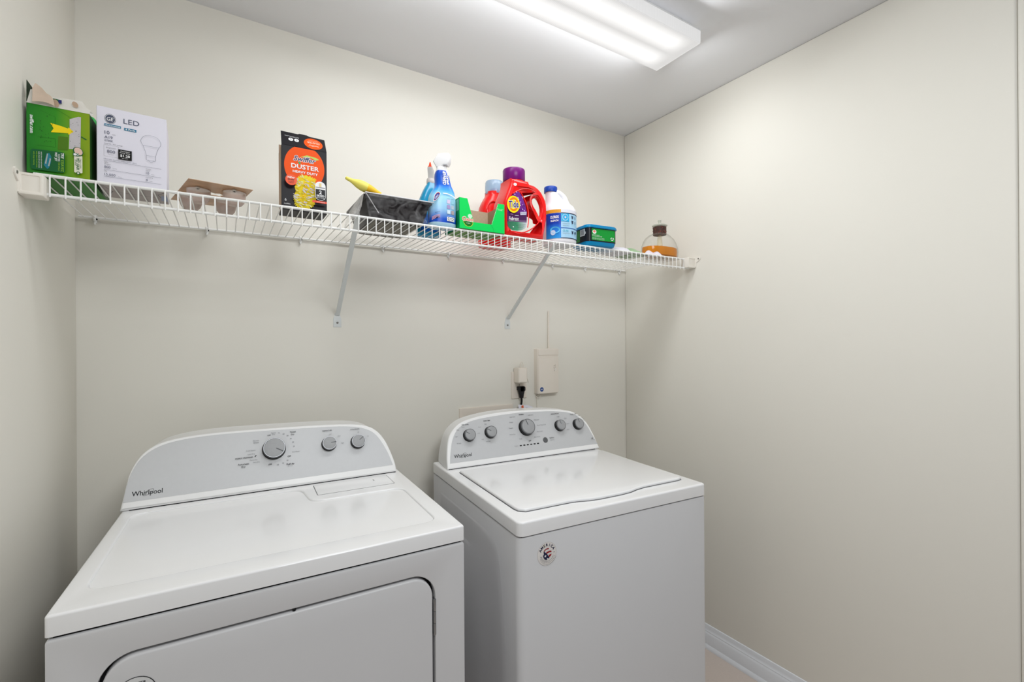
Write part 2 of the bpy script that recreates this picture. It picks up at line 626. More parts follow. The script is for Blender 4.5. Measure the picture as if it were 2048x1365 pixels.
# wall clips under the back rail
clip_me = None
for x in (-0.3295, -0.0508, 0.2308, 0.53, 0.8103, 1.0801, 1.3608, 1.567, 1.805):
    if clip_me is None:
        bm = bmesh.new()
        bm_rings(bm, tube_rings([(0, 0.006, 0.008), (0, 0.001, 0.0065), (0, -0.0045, 0.003), (0, -0.005, -0.003), (0, -0.001, -0.007), (0, 0.004, -0.0075)], 0.0034, 8))
        bm_box(bm, -0.0045, 0.003, -0.014, 0.0045, 0.009, 0.009, bev=0.0012)
        bm_box(bm, -0.002, -0.001, -0.019, 0.0025, 0.006, -0.010, bev=0.0008)
        o = finish(bm, 'wall_clip', M_clip, sh)
        clip_me = o.data
        scr = lathe('screw', [(0.0026, -0.004), (0.0024, 0.0), (0.001, 0.0006)], M_dark, o, c=(0.004, -0.002, -0.003), seg=10, axis='Y')
        scr_me = scr.data
    else:
        o = link('wall_clip', clip_me, sh)
        link('screw', scr_me, o)
    o.location = L((x, YBR - 0.0005, ZBR - 0.001))
# diagonal braces
M_br = mat('grey_white_brace', (222, 226, 226), 0.4, var=0.015)
for (xf, xt) in ((0.3577, 0.3365), (1.1040, 1.0660)):
    p_top = L((xt, YFR + 0.009, 1.7585))
    p_bot = L((xf, YB - 0.006, 1.4930))
    ax = (p_top - p_bot).normalized()
    side = ax.cross(Vector((0, 0, 1))).normalized()
    nrm = side.cross(ax).normalized()
    if nrm.z > 0: nrm = -nrm
    bm = bmesh.new()
    wdt = 0.0072
    prof = [(-wdt, 0.004), (-wdt, -0.003), (wdt, -0.003), (wdt, 0.004), (wdt - 0.0018, 0.004), (wdt - 0.0018, -0.0012), (-wdt + 0.0018, -0.0012), (-wdt + 0.0018, 0.004)]
    bm_rings(bm, [[p + side * a - nrm * b for a, b in prof] for p in (p_bot, p_bot + ax * 0.02, p_top - ax * 0.01, p_top)])
    # hook over the front rail
    bm_rings(bm, tube_rings([p_top - ax * 0.002, p_top + Vector((0, -0.006, 0.004)), p_top + Vector((0, -0.012, 0.003)), p_top + Vector((0, -0.0135, -0.002))], 0.0028, 8))
    # foot plate on the wall
    fp = FRONT((p_bot.x, L((0, YB, 0)).y, p_bot.z))
    slab(bm, fp, [(-0.0145, -0.047), (0.0145, -0.047), (0.0145, -0.018), (0.008, 0.006), (-0.008, 0.006), (-0.0145, -0.018)], w0=0.0, w1=0.0022, bev=0.0008)
    sb = finish(bm, 'support_brace', M_br, sh)
    lathe('screw', [(0.004, 0.0), (0.0038, 0.0025), (0.0022, 0.0035)], M_screw, sb, c=fp(0, -0.030, 0.0015), seg=12, axis='Y')

# ------------------------------------------------------------------ appliances
TILT = math.radians(23.5)
def console(rt, yb, zt, yback, outline, panel, base_w):
    fr = Fr((0, yb, zt + 0.003), (1, 0, 0), (0, math.sin(TILT), math.cos(TILT)))
    o2 = ccw([tuple(p) for p in outline])
    bm = bmesh.new()
    n0, n1, n2 = [], [], []
    # shell: the outline runs back to a vertical plane, its front edge is rounded
    back = [Vector((p.x + (0.012 if p.x < base_w / 2 else -0.012), yback, p.z)) for p in (fr(a, b) for a, b in o2)]
    rings = [back, [fr(a, b, -0.008) for a, b in o2]]
    for k in range(5):
        a = math.pi / 2 * k / 4
        q = inset(o2, 0.0055 * (1 - math.cos(a)))
        rings.append([fr(u, v, -0.0055 + 0.0055 * math.sin(a)) for u, v in q])
    vv = bm_rings(bm, rings, True, False)
    q = inset(o2, 0.0055)
    tri = tessellate_polygon([[Vector((u, v, 0)) for u, v in q]])
    for t in tri:
        try: bm.faces.new([vv[-1][i] for i in t])
        except ValueError: pass
    cs = finish(bm, 'console', M_plas, rt, ang=40)
    slab_obj('control_panel', fr, panel, M_panel, rt, w0=-0.001, w1=0.0006, bev=0.0003, seg=1)
    # dark strip below the console: the gap's shadow put in as colour
    box('seam_shade', (0.016, yb + 0.003, zt - 0.001), (base_w - 0.016, yb + 0.05, zt + 0.006), M_dark, rt)
    return fr

def knob(rt, fr, u, v, r, h, deg, name='knob'):
    a0 = fr(u, v, 0.0006)
    k = root('x', (0, 0, 0), None, None)
    bpy.data.objects.remove(k)
    f2 = Fr(a0, fr.eu, fr.ev)
    def rings(profile, seg=40):
        return [[f2(rr * math.cos(2 * math.pi * i / seg), rr * math.sin(2 * math.pi * i / seg), w) for i in range(seg)] for rr, w in profile]
    bm = bmesh.new()
    bm_rings(bm, rings([(r * 1.06, 0.0), (r * 1.04, 0.003), (r, 0.004), (r * 0.985, h * 0.8)]), True, True)
    kb = finish(bm, name, M_knobside, rt)
    bm = bmesh.new()
    bm_rings(bm, rings([(r * 0.985, h * 0.78), (r * 0.98, h * 0.93), (r * 0.95, h), (r * 0.90, h), (r * 0.885, h - 0.0012)]), True, True)
    finish(bm, 'chrome_ring', M_ring, kb)
    bm = bmesh.new()
    bm_rings(bm, rings([(r * 0.885, h - 0.0012), (r * 0.88, h - 0.0004), (r * 0.7, h + 0.0004), (r * 0.3, h + 0.0008)]), True, True)
    finish(bm, 'knob_face', M_knob, kb)
    P = Print(Fr(f2(0, 0, h + 0.0009), fr.eu, fr.ev))
    ca, sa = math.cos(math.radians(deg)), math.sin(math.radians(deg))
    P.line([(r * 0.18 * ca, r * 0.18 * sa), (r * 0.90 * ca, r * 0.90 * sa)], r * 0.075, mat('knob_pointer', (70, 71, 74), 0.4))
    P.done('pointer', kb)
    return kb

def swoosh_logo(P, u0, v0, w):
    """the maker's name with the swirl ring through its letters"""
    h = w * 0.19
    P.text('Whirlpool', u0 + w / 2, v0, M_ink, w=w, h=h, bold=0.012)
    P.ring(u0 + w * 0.535, v0 - h * 0.05, w * 0.20, h * 0.42, w * 0.012, M_ink, rot=32, n=40)

# ---- dryer
zD = 0.9509
Wd, Dd = 0.7345, 0.70
dr = root('clothes_dryer', (-0.2485 - 0.003, 1.0300, 0), 'white front-loading dryer with silver control panel, left of the washer', 'dryer', math.radians(-1.9))
ca_gap = zD - 0.0363
# cabinet core and front panel with the door opening
box('cabinet', (0.006, 0.022, 0.03), (Wd - 0.006, Dd, ca_gap - 0.003), M_cab, dr, bev=0.006)
door_o = rrect(0.0635, 0.17, 0.6600, 0.8590, 0.055, 10)
slab_obj('front_panel', FRONT((0, 0.0, 0)), rrect(0.001, 0.03, Wd - 0.001, ca_gap - 0.0032, 0.006, 4), M_cab, dr, holes=[door_o], w0=-0.0225, w1=0.0, bev=0.003)
slab_obj('door_gap', FRONT((0, 0.0225, 0)), rrect(0.06, 0.165, 0.664, 0.862, 0.055, 6), M_dark, dr, w0=0.0, w1=0.0015)
dd = slab_obj('door', FRONT((0, 0.0, 0)), inset(ccw(door_o), 0.0062), M_cab, dr, w0=-0.02, w1=0.001, bev=0.0045, seg=4)
# hinge
hx = 0.6588
hg = box('hinge', (hx - 0.0028, 0.0005, 0.7130), (hx + 0.0022, 0.012, 0.7965), M_steel, dr, bev=0.0006)
for i in range(3):
    lathe('hinge_knuckle', [(0.0032, 0.7135 + 0.0278 * i), (0.0034, 0.7145 + 0.0278 * i), (0.0034, 0.7395 + 0.0278 * i), (0.0032, 0.7405 + 0.0278 * i)], M_steel, hg, c=(hx, 0.0018, 0), seg=12)
lathe('door_bumper', [(0.0035, -0.004), (0.0032, 0.0)], M_dark, dr, c=(0.3655, 0.002, 0.8560), seg=10, axis='Y')
# register badge on the door
P = Print(FRONT((0.116, -0.001, 0.785)))
P.ell(0, 0, 0.0292, 0.0292, mat('badge_grey', (214, 215, 216), 0.3)).ring(0, 0, 0.0296, 0.0296, 0.0014, M_ink)
P.text('REGISTER', 0.0, 0.0172, M_ink, w=0.030, bold=0.02).text('YOUR', 0, 0.008, M_ink, w=0.02, bold=0.02).text('DRYER', 0, -0.002, M_ink, w=0.03, bold=0.02)
P.done('door_badge', dd)
# top with its pressed recess
rim_lo = ca_gap + 0.0015
rec = []
poly_r = [(0.034, 0.072), (0.690, 0.066), (0.690, 0.366), (0.438, 0.371), (0.424, 0.505), (0.028, 0.505)]
def round_poly(poly, r, n=5):
    out = []
    m = len(poly)
    for i in range(m):
        p0, p1, p2 = Vector(poly[i - 1]), Vector(poly[i]), Vector(poly[(i + 1) % m])
        a, b = (p0 - p1), (p2 - p1)
        rr = min(r, a.length / 2.2, b.length / 2.2)
        s, e = p1 + a.normalized() * rr, p1 + b.normalized() * rr
        for k in range(n + 1):
            t = k / n
            out.append(tuple((1 - t) ** 2 * s + 2 * t * (1 - t) * p1 + t * t * e))
    return out
rec = ccw(round_poly(poly_r, 0.035))
TOPF = lambda z: Fr((0, 0, z), (1, 0, 0), (0, 1, 0))
bm = bmesh.new()
slab(bm, TOPF(0), rrect(0, 0.0005, Wd, Dd, 0.006, 3), [rec], w0=rim_lo, w1=zD, bev=0.0045, seg=4, back=False)
lv = [(0.0, zD - 0.0045), (0.004, zD - 0.0049), (0.012, zD - 0.0052)]
vv = bm_rings(bm, [[(u, v, z) for u, v in inset(rec, d)] for d, z in lv], False, False)
q = inset(rec, 0.012)
for t in tessellate_polygon([[Vector((u, v, 0)) for u, v in q]]):
    try: bm.faces.new([vv[-1][i] for i in t])
    except ValueError: pass
finish(bm, 'top', M_enam, dr, ang=50)
box('top_seam', (0.010, 0.006, ca_gap - 0.008), (Wd - 0.010, Dd - 0.01, rim_lo + 0.002), M_dark, dr)
# lint screen door at the back right of the top
ld = slab_obj('lint_screen_lid', TOPF(0), rrect(0.4610, 0.4150, 0.6810, 0.5160, 0.004, 3), M_enam, dr, w0=zD - 0.001, w1=zD + 0.0012, bev=0.0008)
slab_obj('lint_lid_gap', TOPF(0), rrect(0.4592, 0.4132, 0.6828, 0.518, 0.005, 3), mat('grey_gap', (120, 121, 123), 0.7), dr, w0=zD - 0.0005, w1=zD + 0.0003)
P = Print(TOPF(zD + 0.0012))
P.poly([(0.6300, 0.470), (0.6345, 0.470), (0.6330, 0.488), (0.6317, 0.488)], mat('arrow_grey', (150, 151, 153), 0.5))
P.done('arrow_mark', ld)
D_out = catmull([(-0.0033, 0.0), (0.0008, 0.0278), (0.0091, 0.0869), (0.0223, 0.1241), (0.0429, 0.1520), (0.0745, 0.1712), (0.1283, 0.1825), (0.2065, 0.1872), (0.321, 0.1865),
                 (0.4451, 0.1840), (0.5339, 0.1803), (0.6035, 0.1736), (0.6459, 0.1618), (0.6734, 0.1412), (0.6948, 0.1084), (0.7101, 0.0664), (0.7204, 0.0254), (0.7215, 0.0)], 4)
D_pan = catmull([(0.0030, 0.0200), (0.0072, 0.0606), (0.0183, 0.1032), (0.0383, 0.1370), (0.0749, 0.1620), (0.1285, 0.1745), (0.2066, 0.1795), (0.3209, 0.1788), (0.4448, 0.1755),
                 (0.5334, 0.1722), (0.5982, 0.165), (0.6356, 0.1532), (0.6615, 0.1352), (0.6825, 0.1035), (0.7000, 0.0624), (0.7110, 0.0230)], 4)
fr = console(dr, 0.532, zD, 0.690, D_out, D_pan, Wd)
knob(dr, fr, 0.3570, 0.1195, 0.0310, 0.021, -30)
knob(dr, fr, 0.5150, 0.1165, 0.0220, 0.018, 5)
knob(dr, fr, 0.6044, 0.1135, 0.0220, 0.018, 38)
P = Print(Fr(fr(0, 0, 0.0006), fr.eu, fr.ev))
swoosh_logo(P, 0.0195, 0.0400, 0.066)
for t, u, v, w, big in (('OFF', .3442, .1630, .0095, 1), ('Heavy', .3565, .1700, .0135, 0), ('Dry', .3564, .1652, .008, 0), ('70', .3712, .1675, .0045, 0), ('60', .3844, .1630, .005, 0), ('50', .3953, .1565, .005, 0),
                        ('40', .4041, .1460, .005, 0), ('30', .4101, .1344, .005, 0), ('20', .412, .1212, .005, 0), ('Cool Down', .4170, .104, .022, 0), ('OFF', .398, .0918, .0095, 1), ('30', .3925, .08, .005, 0),
                        ('20', .3806, .0732, .005, 0), ('10', .366, .0699, .005, 0), ('OFF', .3453, .0738, .0095, 1), ('Fluff Air', .4010, .068, .022, 2), ('(No Heat)', .3995, .0620, .013, 0),
                        ('Timed', .41, .1668, .0165, 2), ('Dry', .4098, .1590, .0095, 2), ('Wrinkle', .3088, .1499, .0165, 0), ('Shield', .3088, .1440, .0135, 0), ('Cool Down', .2945, .1216, .024, 0),
                        ('Less Dry', .2959, .111, .0185, 0), ('ENERGY PREFERRED', .2777, .1015, .0455, 1), ('More Dry', .3019, .0930, .0195, 0), ('Very Dry', .309, .0855, .018, 0),
                        ('Automatic', .2758, .0836, .0290, 2), ('Dry', .2758, .0758, .0105, 2), ('TEMPERATURE', .5105, .1600, .0300, 1), ('Low', .5207, .1480, .0070, 0), ('Med', .5466, .1388, .0075, 0),
                        ('High', .5561, .1150, .0085, 0), ('CYCLE SIGNAL', .5984, .1560, .0300, 1), ('Off', .6081, .1450, .0060, 0), ('On', .6384, .1284, .0055, 0)):
    P.text(t, u, v, M_ink if big else M_grey, w=w, bold=(0, 0.02, 0.012)[big])
P.ell(.3072, .1032, .0030, .0014, M_ink, rot=40)
P.ring(.3570, .1195, .0395, .0395, .0004, mat('ring_print', (170, 171, 173), 0.4), n=48, a0=190, a1=300)
P.done('panel_lettering', dr)

# ---- washer
zW = 0.9196
Ww, Dw = 0.6985, 0.695
wa = root('washing_machine', (0.640, 1.0147, 0), 'white top-loading washer with five knobs and round flag sticker, beside right wall', 'washing machine', math.radians(-3.7))
gz = zW - 0.0397
bm = bmesh.new()
slab(bm, TOPF(0), rrect(0.0005, -0.0015, Ww - 0.0005, Dw, (0.022, 0.012, 0.01, 0.01), 6), w0=0.03, w1=gz - 0.0022, bev=0.0035, seg=2)
finish(bm, 'cabinet', M_cab, wa, ang=40)
# embossed panel pressed into the left side
SIDE = Fr((0.0005, 0, 0), (0, -1, 0), (0, 0, 1))
oe = catmull([(-0.60, 0.05), (-0.080, 0.05), (-0.078, 0.40), (-0.082, 0.55), (-0.098, 0.68), (-0.122, 0.785), (-0.160, 0.822), (-0.24, 0.832), (-0.60, 0.83)], 5)
ie = catmull([(-0.59, 0.06), (-0.210, 0.06), (-0.212, 0.40), (-0.220, 0.50), (-0.238, 0.607), (-0.262, 0.695), (-0.300, 0.732), (-0.36, 0.742), (-0.59, 0.74)], 5)
if area2([tuple(p) for p in oe]) < 0:
    oe, ie = oe[::-1], ie[::-1]
bm = bmesh.new()
def lerp2(t): return [tuple(Vector(a) * (1 - t) + Vector(b) * t) for a, b in zip(oe, ie)]
rg = []
for t, w in ((0.0, 0.0), (0.06, 0.0018), (0.14, 0.0026), (0.5, 0.0036), (0.9, 0.0050), (1.0, 0.0075)):
    rg.append([SIDE(u, v, w) for u, v in lerp2(t)])
vv = bm_rings(bm, rg, False, False)
q = lerp2(1.0)
for t in tessellate_polygon([[Vector((u, v, 0)) for u, v in q]]):
    try: bm.faces.new([vv[-1][i] for i in t])
    except ValueError: pass
finish(bm, 'side_embossing', M_cab, wa, ang=12)
bm = bmesh.new()
slab(bm, TOPF(0), rrect(0, -0.002, Ww, Dw, (0.018, 0.012, 0.006, 0.006), 5), w0=gz + 0.0022, w1=zW, bev=0.006, seg=4)
finish(bm, 'top', M_enam, wa, ang=45)
box('top_seam', (0.012, 0.008, gz - 0.008), (Ww - 0.012, Dw - 0.01, gz + 0.004), M_dark, wa)
lid_p = [(0.038, 0.505), (0.037, 0.095), (0.040, 0.076), (0.056, 0.0615), (0.075, 0.0605), (0.20, 0.0605), (0.232, 0.0565), (0.262, 0.0470), (0.300, 0.0430), (0.380, 0.0430),
         (0.420, 0.0465), (0.452, 0.0560), (0.490, 0.0620), (0.640, 0.0630), (0.658, 0.067), (0.668, 0.080), (0.669, 0.105), (0.680, 0.505)]
lid_p = ccw(lid_p)
slab_obj('lid_gap', TOPF(0), inset(lid_p, -0.0028), mat('lid_shadow_gap', (92, 93, 95), 0.7), wa, w0=zW - 0.002, w1=zW + 0.0006)
slab_obj('lid', TOPF(0), lid_p, M_enam, wa, w0=zW + 0.0010, w1=zW + 0.0085, bev=0.0045, seg=4)
W_out = catmull([(0.0097, 0.0), (0.0134, 0.0439), (0.0270, 0.1038), (0.0460, 0.1370), (0.0780, 0.1640), (0.1253, 0.1805), (0.2116, 0.1935), (0.3231, 0.1975), (0.4387, 0.1945), (0.5349, 0.1874),
                 (0.6074, 0.173), (0.6515, 0.1452), (0.6771, 0.1078), (0.6935, 0.0583), (0.7022, 0.0187), (0.7060, 0.0)], 4)
W_pan = catmull([(0.0225, 0.0200), (0.0296, 0.0564), (0.0435, 0.1024), (0.0662, 0.1385), (0.0997, 0.1600), (0.1658, 0.1762), (0.320, 0.1865), (0.4361, 0.1848), (0.5326, 0.1779), (0.5955, 0.1660),
                 (0.6399, 0.1407), (0.6658, 0.1077), (0.6836, 0.0635), (0.6950, 0.0322), (0.7000, 0.0200)], 4)
fr = console(wa, 0.555, zW, 0.692, W_out, W_pan, Ww)
knob(wa, fr, 0.1125, 0.1155, 0.0225, 0.020, 145)
knob(wa, fr, 0.2030, 0.1185, 0.0225, 0.020, 148)
knob(wa, fr, 0.3660, 0.1225, 0.0320, 0.023, 104)
knob(wa, fr, 0.5265, 0.1155, 0.0225, 0.020, 104)
knob(wa, fr, 0.6195, 0.1130, 0.0225, 0.020, 100)
bt = [[Fr(fr(0.4440, 0.0630, 0), fr.eu, fr.ev)(r_ * math.cos(2 * math.pi * i / 28), r_ * math.sin(2 * math.pi * i / 28), w_) for i in range(28)] for r_, w_ in ((0.0112, 0.0), (0.0112, 0.0018), (0.0098, 0.0026), (0.004, 0.0028))]
bm = bmesh.new()
bm_rings(bm, bt)
finish(bm, 'start_button', mat('dark_grey_button', (92, 93, 95), 0.5, var=0.08, scale=300), wa)
P = Print(Fr(fr(0, 0, 0.0006), fr.eu, fr.ev))
swoosh_logo(P, 0.0410, 0.0440, 0.071)
for i in range(6):
    u = 0.3262 + 0.0160 * i
    slab_obj('indicator_light', P.fr, [(u - 0.0046, 0.0508), (u + 0.0046, 0.0508), (u + 0.0046, 0.0552), (u - 0.0046, 0.0552)], M_dark, wa, w0=-0.0005, w1=0.0004)
for t, u, v, w, big in (('SOIL LEVEL', .1052, .1585, .029, 1), ('Heavy', .0945, .1506, .0125, 0), ('Max', .0722, .1407, .010, 0), ('Light', .0619, .1161, .011, 0), ('Ex Light', .0686, .0900, .017, 0),
                        ('WASH TEMP', .197, .1660, .030, 1), ('Hot', .1897, .1535, .008, 0), ('Warm', .162, .1440, .012, 0), ('Cool', .1549, .1204, .010, 0), ('Cold', .167, .0953, .0095, 0), ('TAP COLD', .1887, .0845, .019, 0),
                        ('NORMAL', .3565, .1785, .024, 1), ('Bulky Items', .3990, .1730, .025, 0), ('Deep Clean', .3130, .1716, .0245, 0), ('Heavy', .3033, .1505, .0165, 0), ('Towels', .2959, .1267, .019, 0),
                        ('Drain & Spin', .2985, .1009, .026, 0), ('Delicates', .4222, .151, .024, 0), ('Quick Wash Cold', .4395, .127, .042, 0), ('Rinse & Spin', .4255, .1012, .028, 0), ('Clean Washer', .4074, .080, .030, 0),
                        ('Soak', .3308, .0802, .0125, 0), ('OFF', .3706, .0673, .0115, 1), ('Progress', .3050, .0536, .017, 0), ('Start/Pause', .4755, .0690, .022, 1), ('Hold 3 sec', .4755, .0600, .020, 0),
                        ('RINSE OPTIONS', .5164, .1681, .040, 1), ('Single', .5298, .1554, .014, 0), ('Extra', .5651, .1451, .012, 0), ('Fabric', .570, .120, .014, 0), ('Auto', .5641, .0961, .013, 0),
                        ('WATER LEVEL', .6091, .1590, .034, 1), ('Auto Sense', .6309, .1510, .022, 0), ('Low', .6510, .1406, .007, 0), ('Med', .6562, .1340, .0075, 0), ('High', .6562, .1280, .0085, 0),
                        ('HE', .6762, .0455, .009, 1), ('High Efficiency', .6779, .0398, .019, 0)):
    P.text(t, u, v, M_ink if big else M_grey, w=w, bold=0.02 if big else 0)
P.done('panel_lettering', wa)
# round flag sticker on the washer front
stk = FRONT((0.0848, -0.0015, 0.8232))
M_navy, M_red = mat('navy_print', (22, 28, 66), 0.4), mat('flag_red', (150, 26, 38), 0.4)
P = Print(stk)
R = 0.0300
P.ell(0, 0, R, R * 1.04, mat('sticker_white', (226, 222, 219), 0.35))
P.ring(0, 0, R, R * 1.04, 0.0008, mat('sticker_edge', (190, 186, 184), 0.4))
for k, ch in enumerate('AMERICA'):
    a = math.radians(152 - 124 * k / 6)
    P.text(ch, 0.0232 * math.cos(a), 0.0008 + 0.0232 * math.sin(a), M_navy if ch != 'E' else mat('olive_print', (90, 84, 60), .5), h=0.0072, rot=math.degrees(a) - 90, bold=0.03)
def arcband(r0, r1, a0, a1, m, cu=0.0, cv=0.0):
    n = 10
    pts = [(cu + r1 * math.cos(math.radians(a0 + (a1 - a0) * i / n)), cv + r1 * math.sin(math.radians(a0 + (a1 - a0) * i / n))) for i in range(n + 1)]
    pts += [(cu + r0 * math.cos(math.radians(a1 + (a0 - a1) * i / n)), cv + r0 * math.sin(math.radians(a1 + (a0 - a1) * i / n))) for i in range(n + 1)]
    P.poly(pts, m)
arcband(0.0132, 0.0158, 75, 140, M_red, 0.0015, -0.001)
P.poly([(-0.004, 0.0035), (0.002, 0.0062), (0.009, 0.0070), (0.0135, 0.0058), (0.0135, 0.0018), (0.008, 0.0028), (0.002, 0.0020), (-0.002, -0.0005)], M_red)
P.poly([(0.004, -0.0058), (0.008, -0.0028), (0.0138, -0.0020), (0.0125, -0.0062), (0.008, -0.0090), (0.005, -0.0085)], M_red)
P.poly([(-0.0095, 0.0095), (-0.0075, 0.0058), (-0.003, 0.0025), (0.0015, -0.003), (0.0042, -0.0080), (0.0068, -0.0098), (0.006, -0.0125), (0.0025, -0.012), (-0.0010, -0.0155), (-0.007, -0.0135), (-0.011, -0.008), (-0.0125, -0.002), (-0.0095, 0.0015), (-0.011, 0.006)], M_navy)
def star(cu, cv, r, m):
    P.poly([(cu + (r if i % 2 == 0 else r * 0.42) * math.sin(math.pi * i / 5), cv + (r if i % 2 == 0 else r * 0.42) * math.cos(math.pi * i / 5)) for i in range(10)], m)
star(-0.0058, -0.0048, 0.0040, M_white)
star(0.0005, -0.0125, 0.0026, M_white)
P.ell(-0.0195, -0.0045, 0.0012, 0.0012, M_navy).ell(0.0215, 0.0015, 0.0012, 0.0012, M_navy)
for rr in (0.0185, 0.0218, 0.0248):
    n_ = 16
    for i in range(n_):
        a = math.radians(200 + 140 * i / (n_ - 1))
        P.rect(rr * math.cos(a) - 0.0010, rr * math.sin(a) - 0.0006, rr * math.cos(a) + 0.0010, rr * math.sin(a) + 0.0006, M_grey)
P.done('flag_sticker', wa, 'round white sticker with a red and navy flag emblem')
for i, (x, y) in enumerate(((0.05, 0.05), (0.64, 0.05), (0.05, 0.62), (0.64, 0.62))):
    lathe('foot', [(0.018, 0.0), (0.02, 0.006), (0.012, 0.012), (0.01, 0.032)], M_dark, wa, c=(x, y, 0), seg=16)
    lathe('foot', [(0.018, 0.0), (0.02, 0.006), (0.012, 0.012), (0.01, 0.032)], M_dark, dr, c=(x, y, 0), seg=16)

# ------------------------------------------------------------------ things on the shelf
def tray_box(bm, x0, y0, z0, x1, y1, z1, t, mi=0):
    """open-topped carton"""
    o = [bm.verts.new(p) for p in ((x0, y0, z0), (x1, y0, z0), (x1, y1, z0), (x0, y1, z0), (x0, y0, z1), (x1, y0, z1), (x1, y1, z1), (x0, y1, z1))]
    i = [bm.verts.new(p) for p in ((x0 + t, y0 + t, z0 + t), (x1 - t, y0 + t, z0 + t), (x1 - t, y1 - t, z0 + t), (x0 + t, y1 - t, z0 + t),
                                   (x0 + t, y0 + t, z1), (x1 - t, y0 + t, z1), (x1 - t, y1 - t, z1), (x0 + t, y1 - t, z1))]
    F = [(o, (0, 3, 2, 1)), (i, (0, 1, 2, 3))]
    for v, f in F:
        bm.faces.new([v[k] for k in f])
    for a, b in ((0, 1), (1, 2), (2, 3), (3, 0)):
        bm.faces.new((o[a], o[b], o[b + 4], o[a + 4]))
        bm.faces.new((i[b], i[a], i[a + 4], i[b + 4]))
        bm.faces.new((o[a + 4], o[b + 4], i[b + 4], i[a + 4]))

def sheet(name, fr, pts, m, parent, t=0.0006, curl=None):
    """a piece of card; curl(u, v) bends it out of its plane"""
    fn = (lambda u, v, w: fr(u, v, w + curl(u, v))) if curl else None
    bm = bmesh.new()
    F = fn or fr
    p = ccw(pts)
    bm_rings(bm, [[F(a, b, 0) for a, b in p], [F(a, b, t) for a, b in p]], True, True)
    bmesh.ops.triangulate(bm, faces=[f for f in bm.faces if len(f.verts) > 4])
    return finish(bm, name, m, parent, ang=30)

# --- green carton of floor-mop pads
M_green = gradmat('green_carton_print', [(0.0, (18, 122, 22)), (0.45, (44, 140, 18)), (0.75, (112, 160, 6)), (1.0, (134, 158, 4))], 0, -0.052, 0.052, 0.35)
M_gdark = mat('dark_green_print', (8, 92, 44), 0.4)
M_gside = mat('green_side_print', (30, 78, 24), 0.45)
M_gund = mat('green_carton_base', (70, 132, 62), 0.6)
M_yel = mat('yellow_print', (244, 216, 10), 0.4)
gb = root('refill_carton', (-0.3155, 1.4165, DECK + 0.0006), 'torn open green carton of mop refill pads against the left wall', 'box')
bm = bmesh.new()
tray_box(bm, -0.052, 0.0, 0.0, 0.052, 0.214, 0.151, 0.0012)
o = finish(bm, 'carton', [M_green, M_gside, M_gund, M_card], gb, smooth=False)
for p in o.data.polygons:
    n, c = p.normal, p.center
    p.material_index = 3
    if n.y < -0.9 and c.y < 0.0005: p.material_index = 0
    elif abs(n.x) > 0.9 and abs(c.x) > 0.0515: p.material_index = 1
    elif n.z < -0.9 and c.z < 0.0005: p.material_index = 2
    elif n.y > 0.9 and c.y > 0.213: p.material_index = 1
fg = FRONT((0, 0, 0))
M_wcard = mat('white_card', (222, 219, 212), 0.6)
fl1 = sheet('front_flap', fg, [(-0.052, 0.151), (0.052, 0.151), (0.053, 0.160), (0.047, 0.164), (0.040, 0.163), (0.038, 0.179), (0.010, 0.177), (-0.012, 0.175), (-0.036, 0.186), (-0.047, 0.184)], M_wcard, gb, 0.0008,
            lambda u, v: -0.006 * max(0, (v - 0.151) / 0.03) ** 1.5)
P = Print(Fr((0, 0.0002, 0.0), (1, 0, 0), (0, 0.0, 1)), w=0.0030)
P.poly([(-0.012, 0.170), (0.0055, 0.1695), (0.0055, 0.1610), (-0.0035, 0.1615), (-0.008, 0.164)], M_gdark)
P.rect(0.000, 0.1615, 0.0055, 0.1693, mat('navy_card_print', (34, 38, 110), .5))
P.ell(-0.004, 0.160, 0.005, 0.0085, M_card, rot=15).ell(0.028, 0.1655, 0.0048, 0.0068, M_card, rot=30)
P.done('flap_print', gb)
fl2 = sheet('torn_flap', Fr((0, -0.002, 0), (1, 0, 0), (0, 0, 1)), [(-0.040, 0.151), (-0.0400, 0.172), (-0.0410, 0.1835), (-0.0375, 0.1970), (-0.0300, 0.1915), (-0.0250, 0.1860), (-0.0180, 0.1765), (-0.011, 0.172), (-0.0075, 0.167), (-0.0055, 0.158), (-0.0045, 0.1500), (-0.012, 0.1535), (-0.022, 0.1555), (-0.032, 0.1535)],
            mat('torn_card_back', (206, 186, 168), 0.85, var=0.06, scale=90), gb, 0.0009, lambda u, v: 0.006 - 0.010 * abs((v - 0.170) / 0.02) ** 1.5 * 0.5 + 0.008 * max(0, 0.165 - v) / 0.015)
fl3 = sheet('side_flap', Fr((-0.052, 0.0, 0), (0.55, 0.835, 0), (0, 0, 1)), [(-0.0002, 0.14), (0.012, 0.168), (0.020, 0.182), (0.0005, 0.2005)], mat('dark_green_flap', (26, 44, 24), 0.5), gb, 0.0009)
fl4 = sheet('corner_flap', Fr((0.040, 0.004, 0), (1, 0.5, 0), (0, 0, 1)), [(0.0, 0.155), (0.013, 0.150), (0.019, 0.158), (0.014, 0.157), (0.009, 0.162), (0.001, 0.163)], M_wcard, gb, 0.0008)
P = Print(fg)
for i, (a, b) in enumerate(((-.006, .1325), (.018, .140))):
    pass
M_tile = mat('green_tile_line', (30, 108, 18), 0.4)
P.line([(-0.03, 0.1395), (-0.006, 0.130), (-0.006, 0.110)], 0.0005, M_tile).line([(-0.006, 0.149), (0.032, 0.128)], 0.0005, M_tile)
P.line([(-0.035, 0.0800), (-0.006, 0.0815), (-0.006, 0.0625), (-0.035, 0.0615)], 0.0005, M_tile)
P.poly([(-0.002, 0.058), (0.0145, 0.060), (0.0150, 0.0895), (-0.001, 0.0885)], mat('olive_shadow_print', (74, 118, 8), .4))
M_pad = mat('grey_pad_print', (196, 192, 196), 0.5, var=0.12, scale=900)
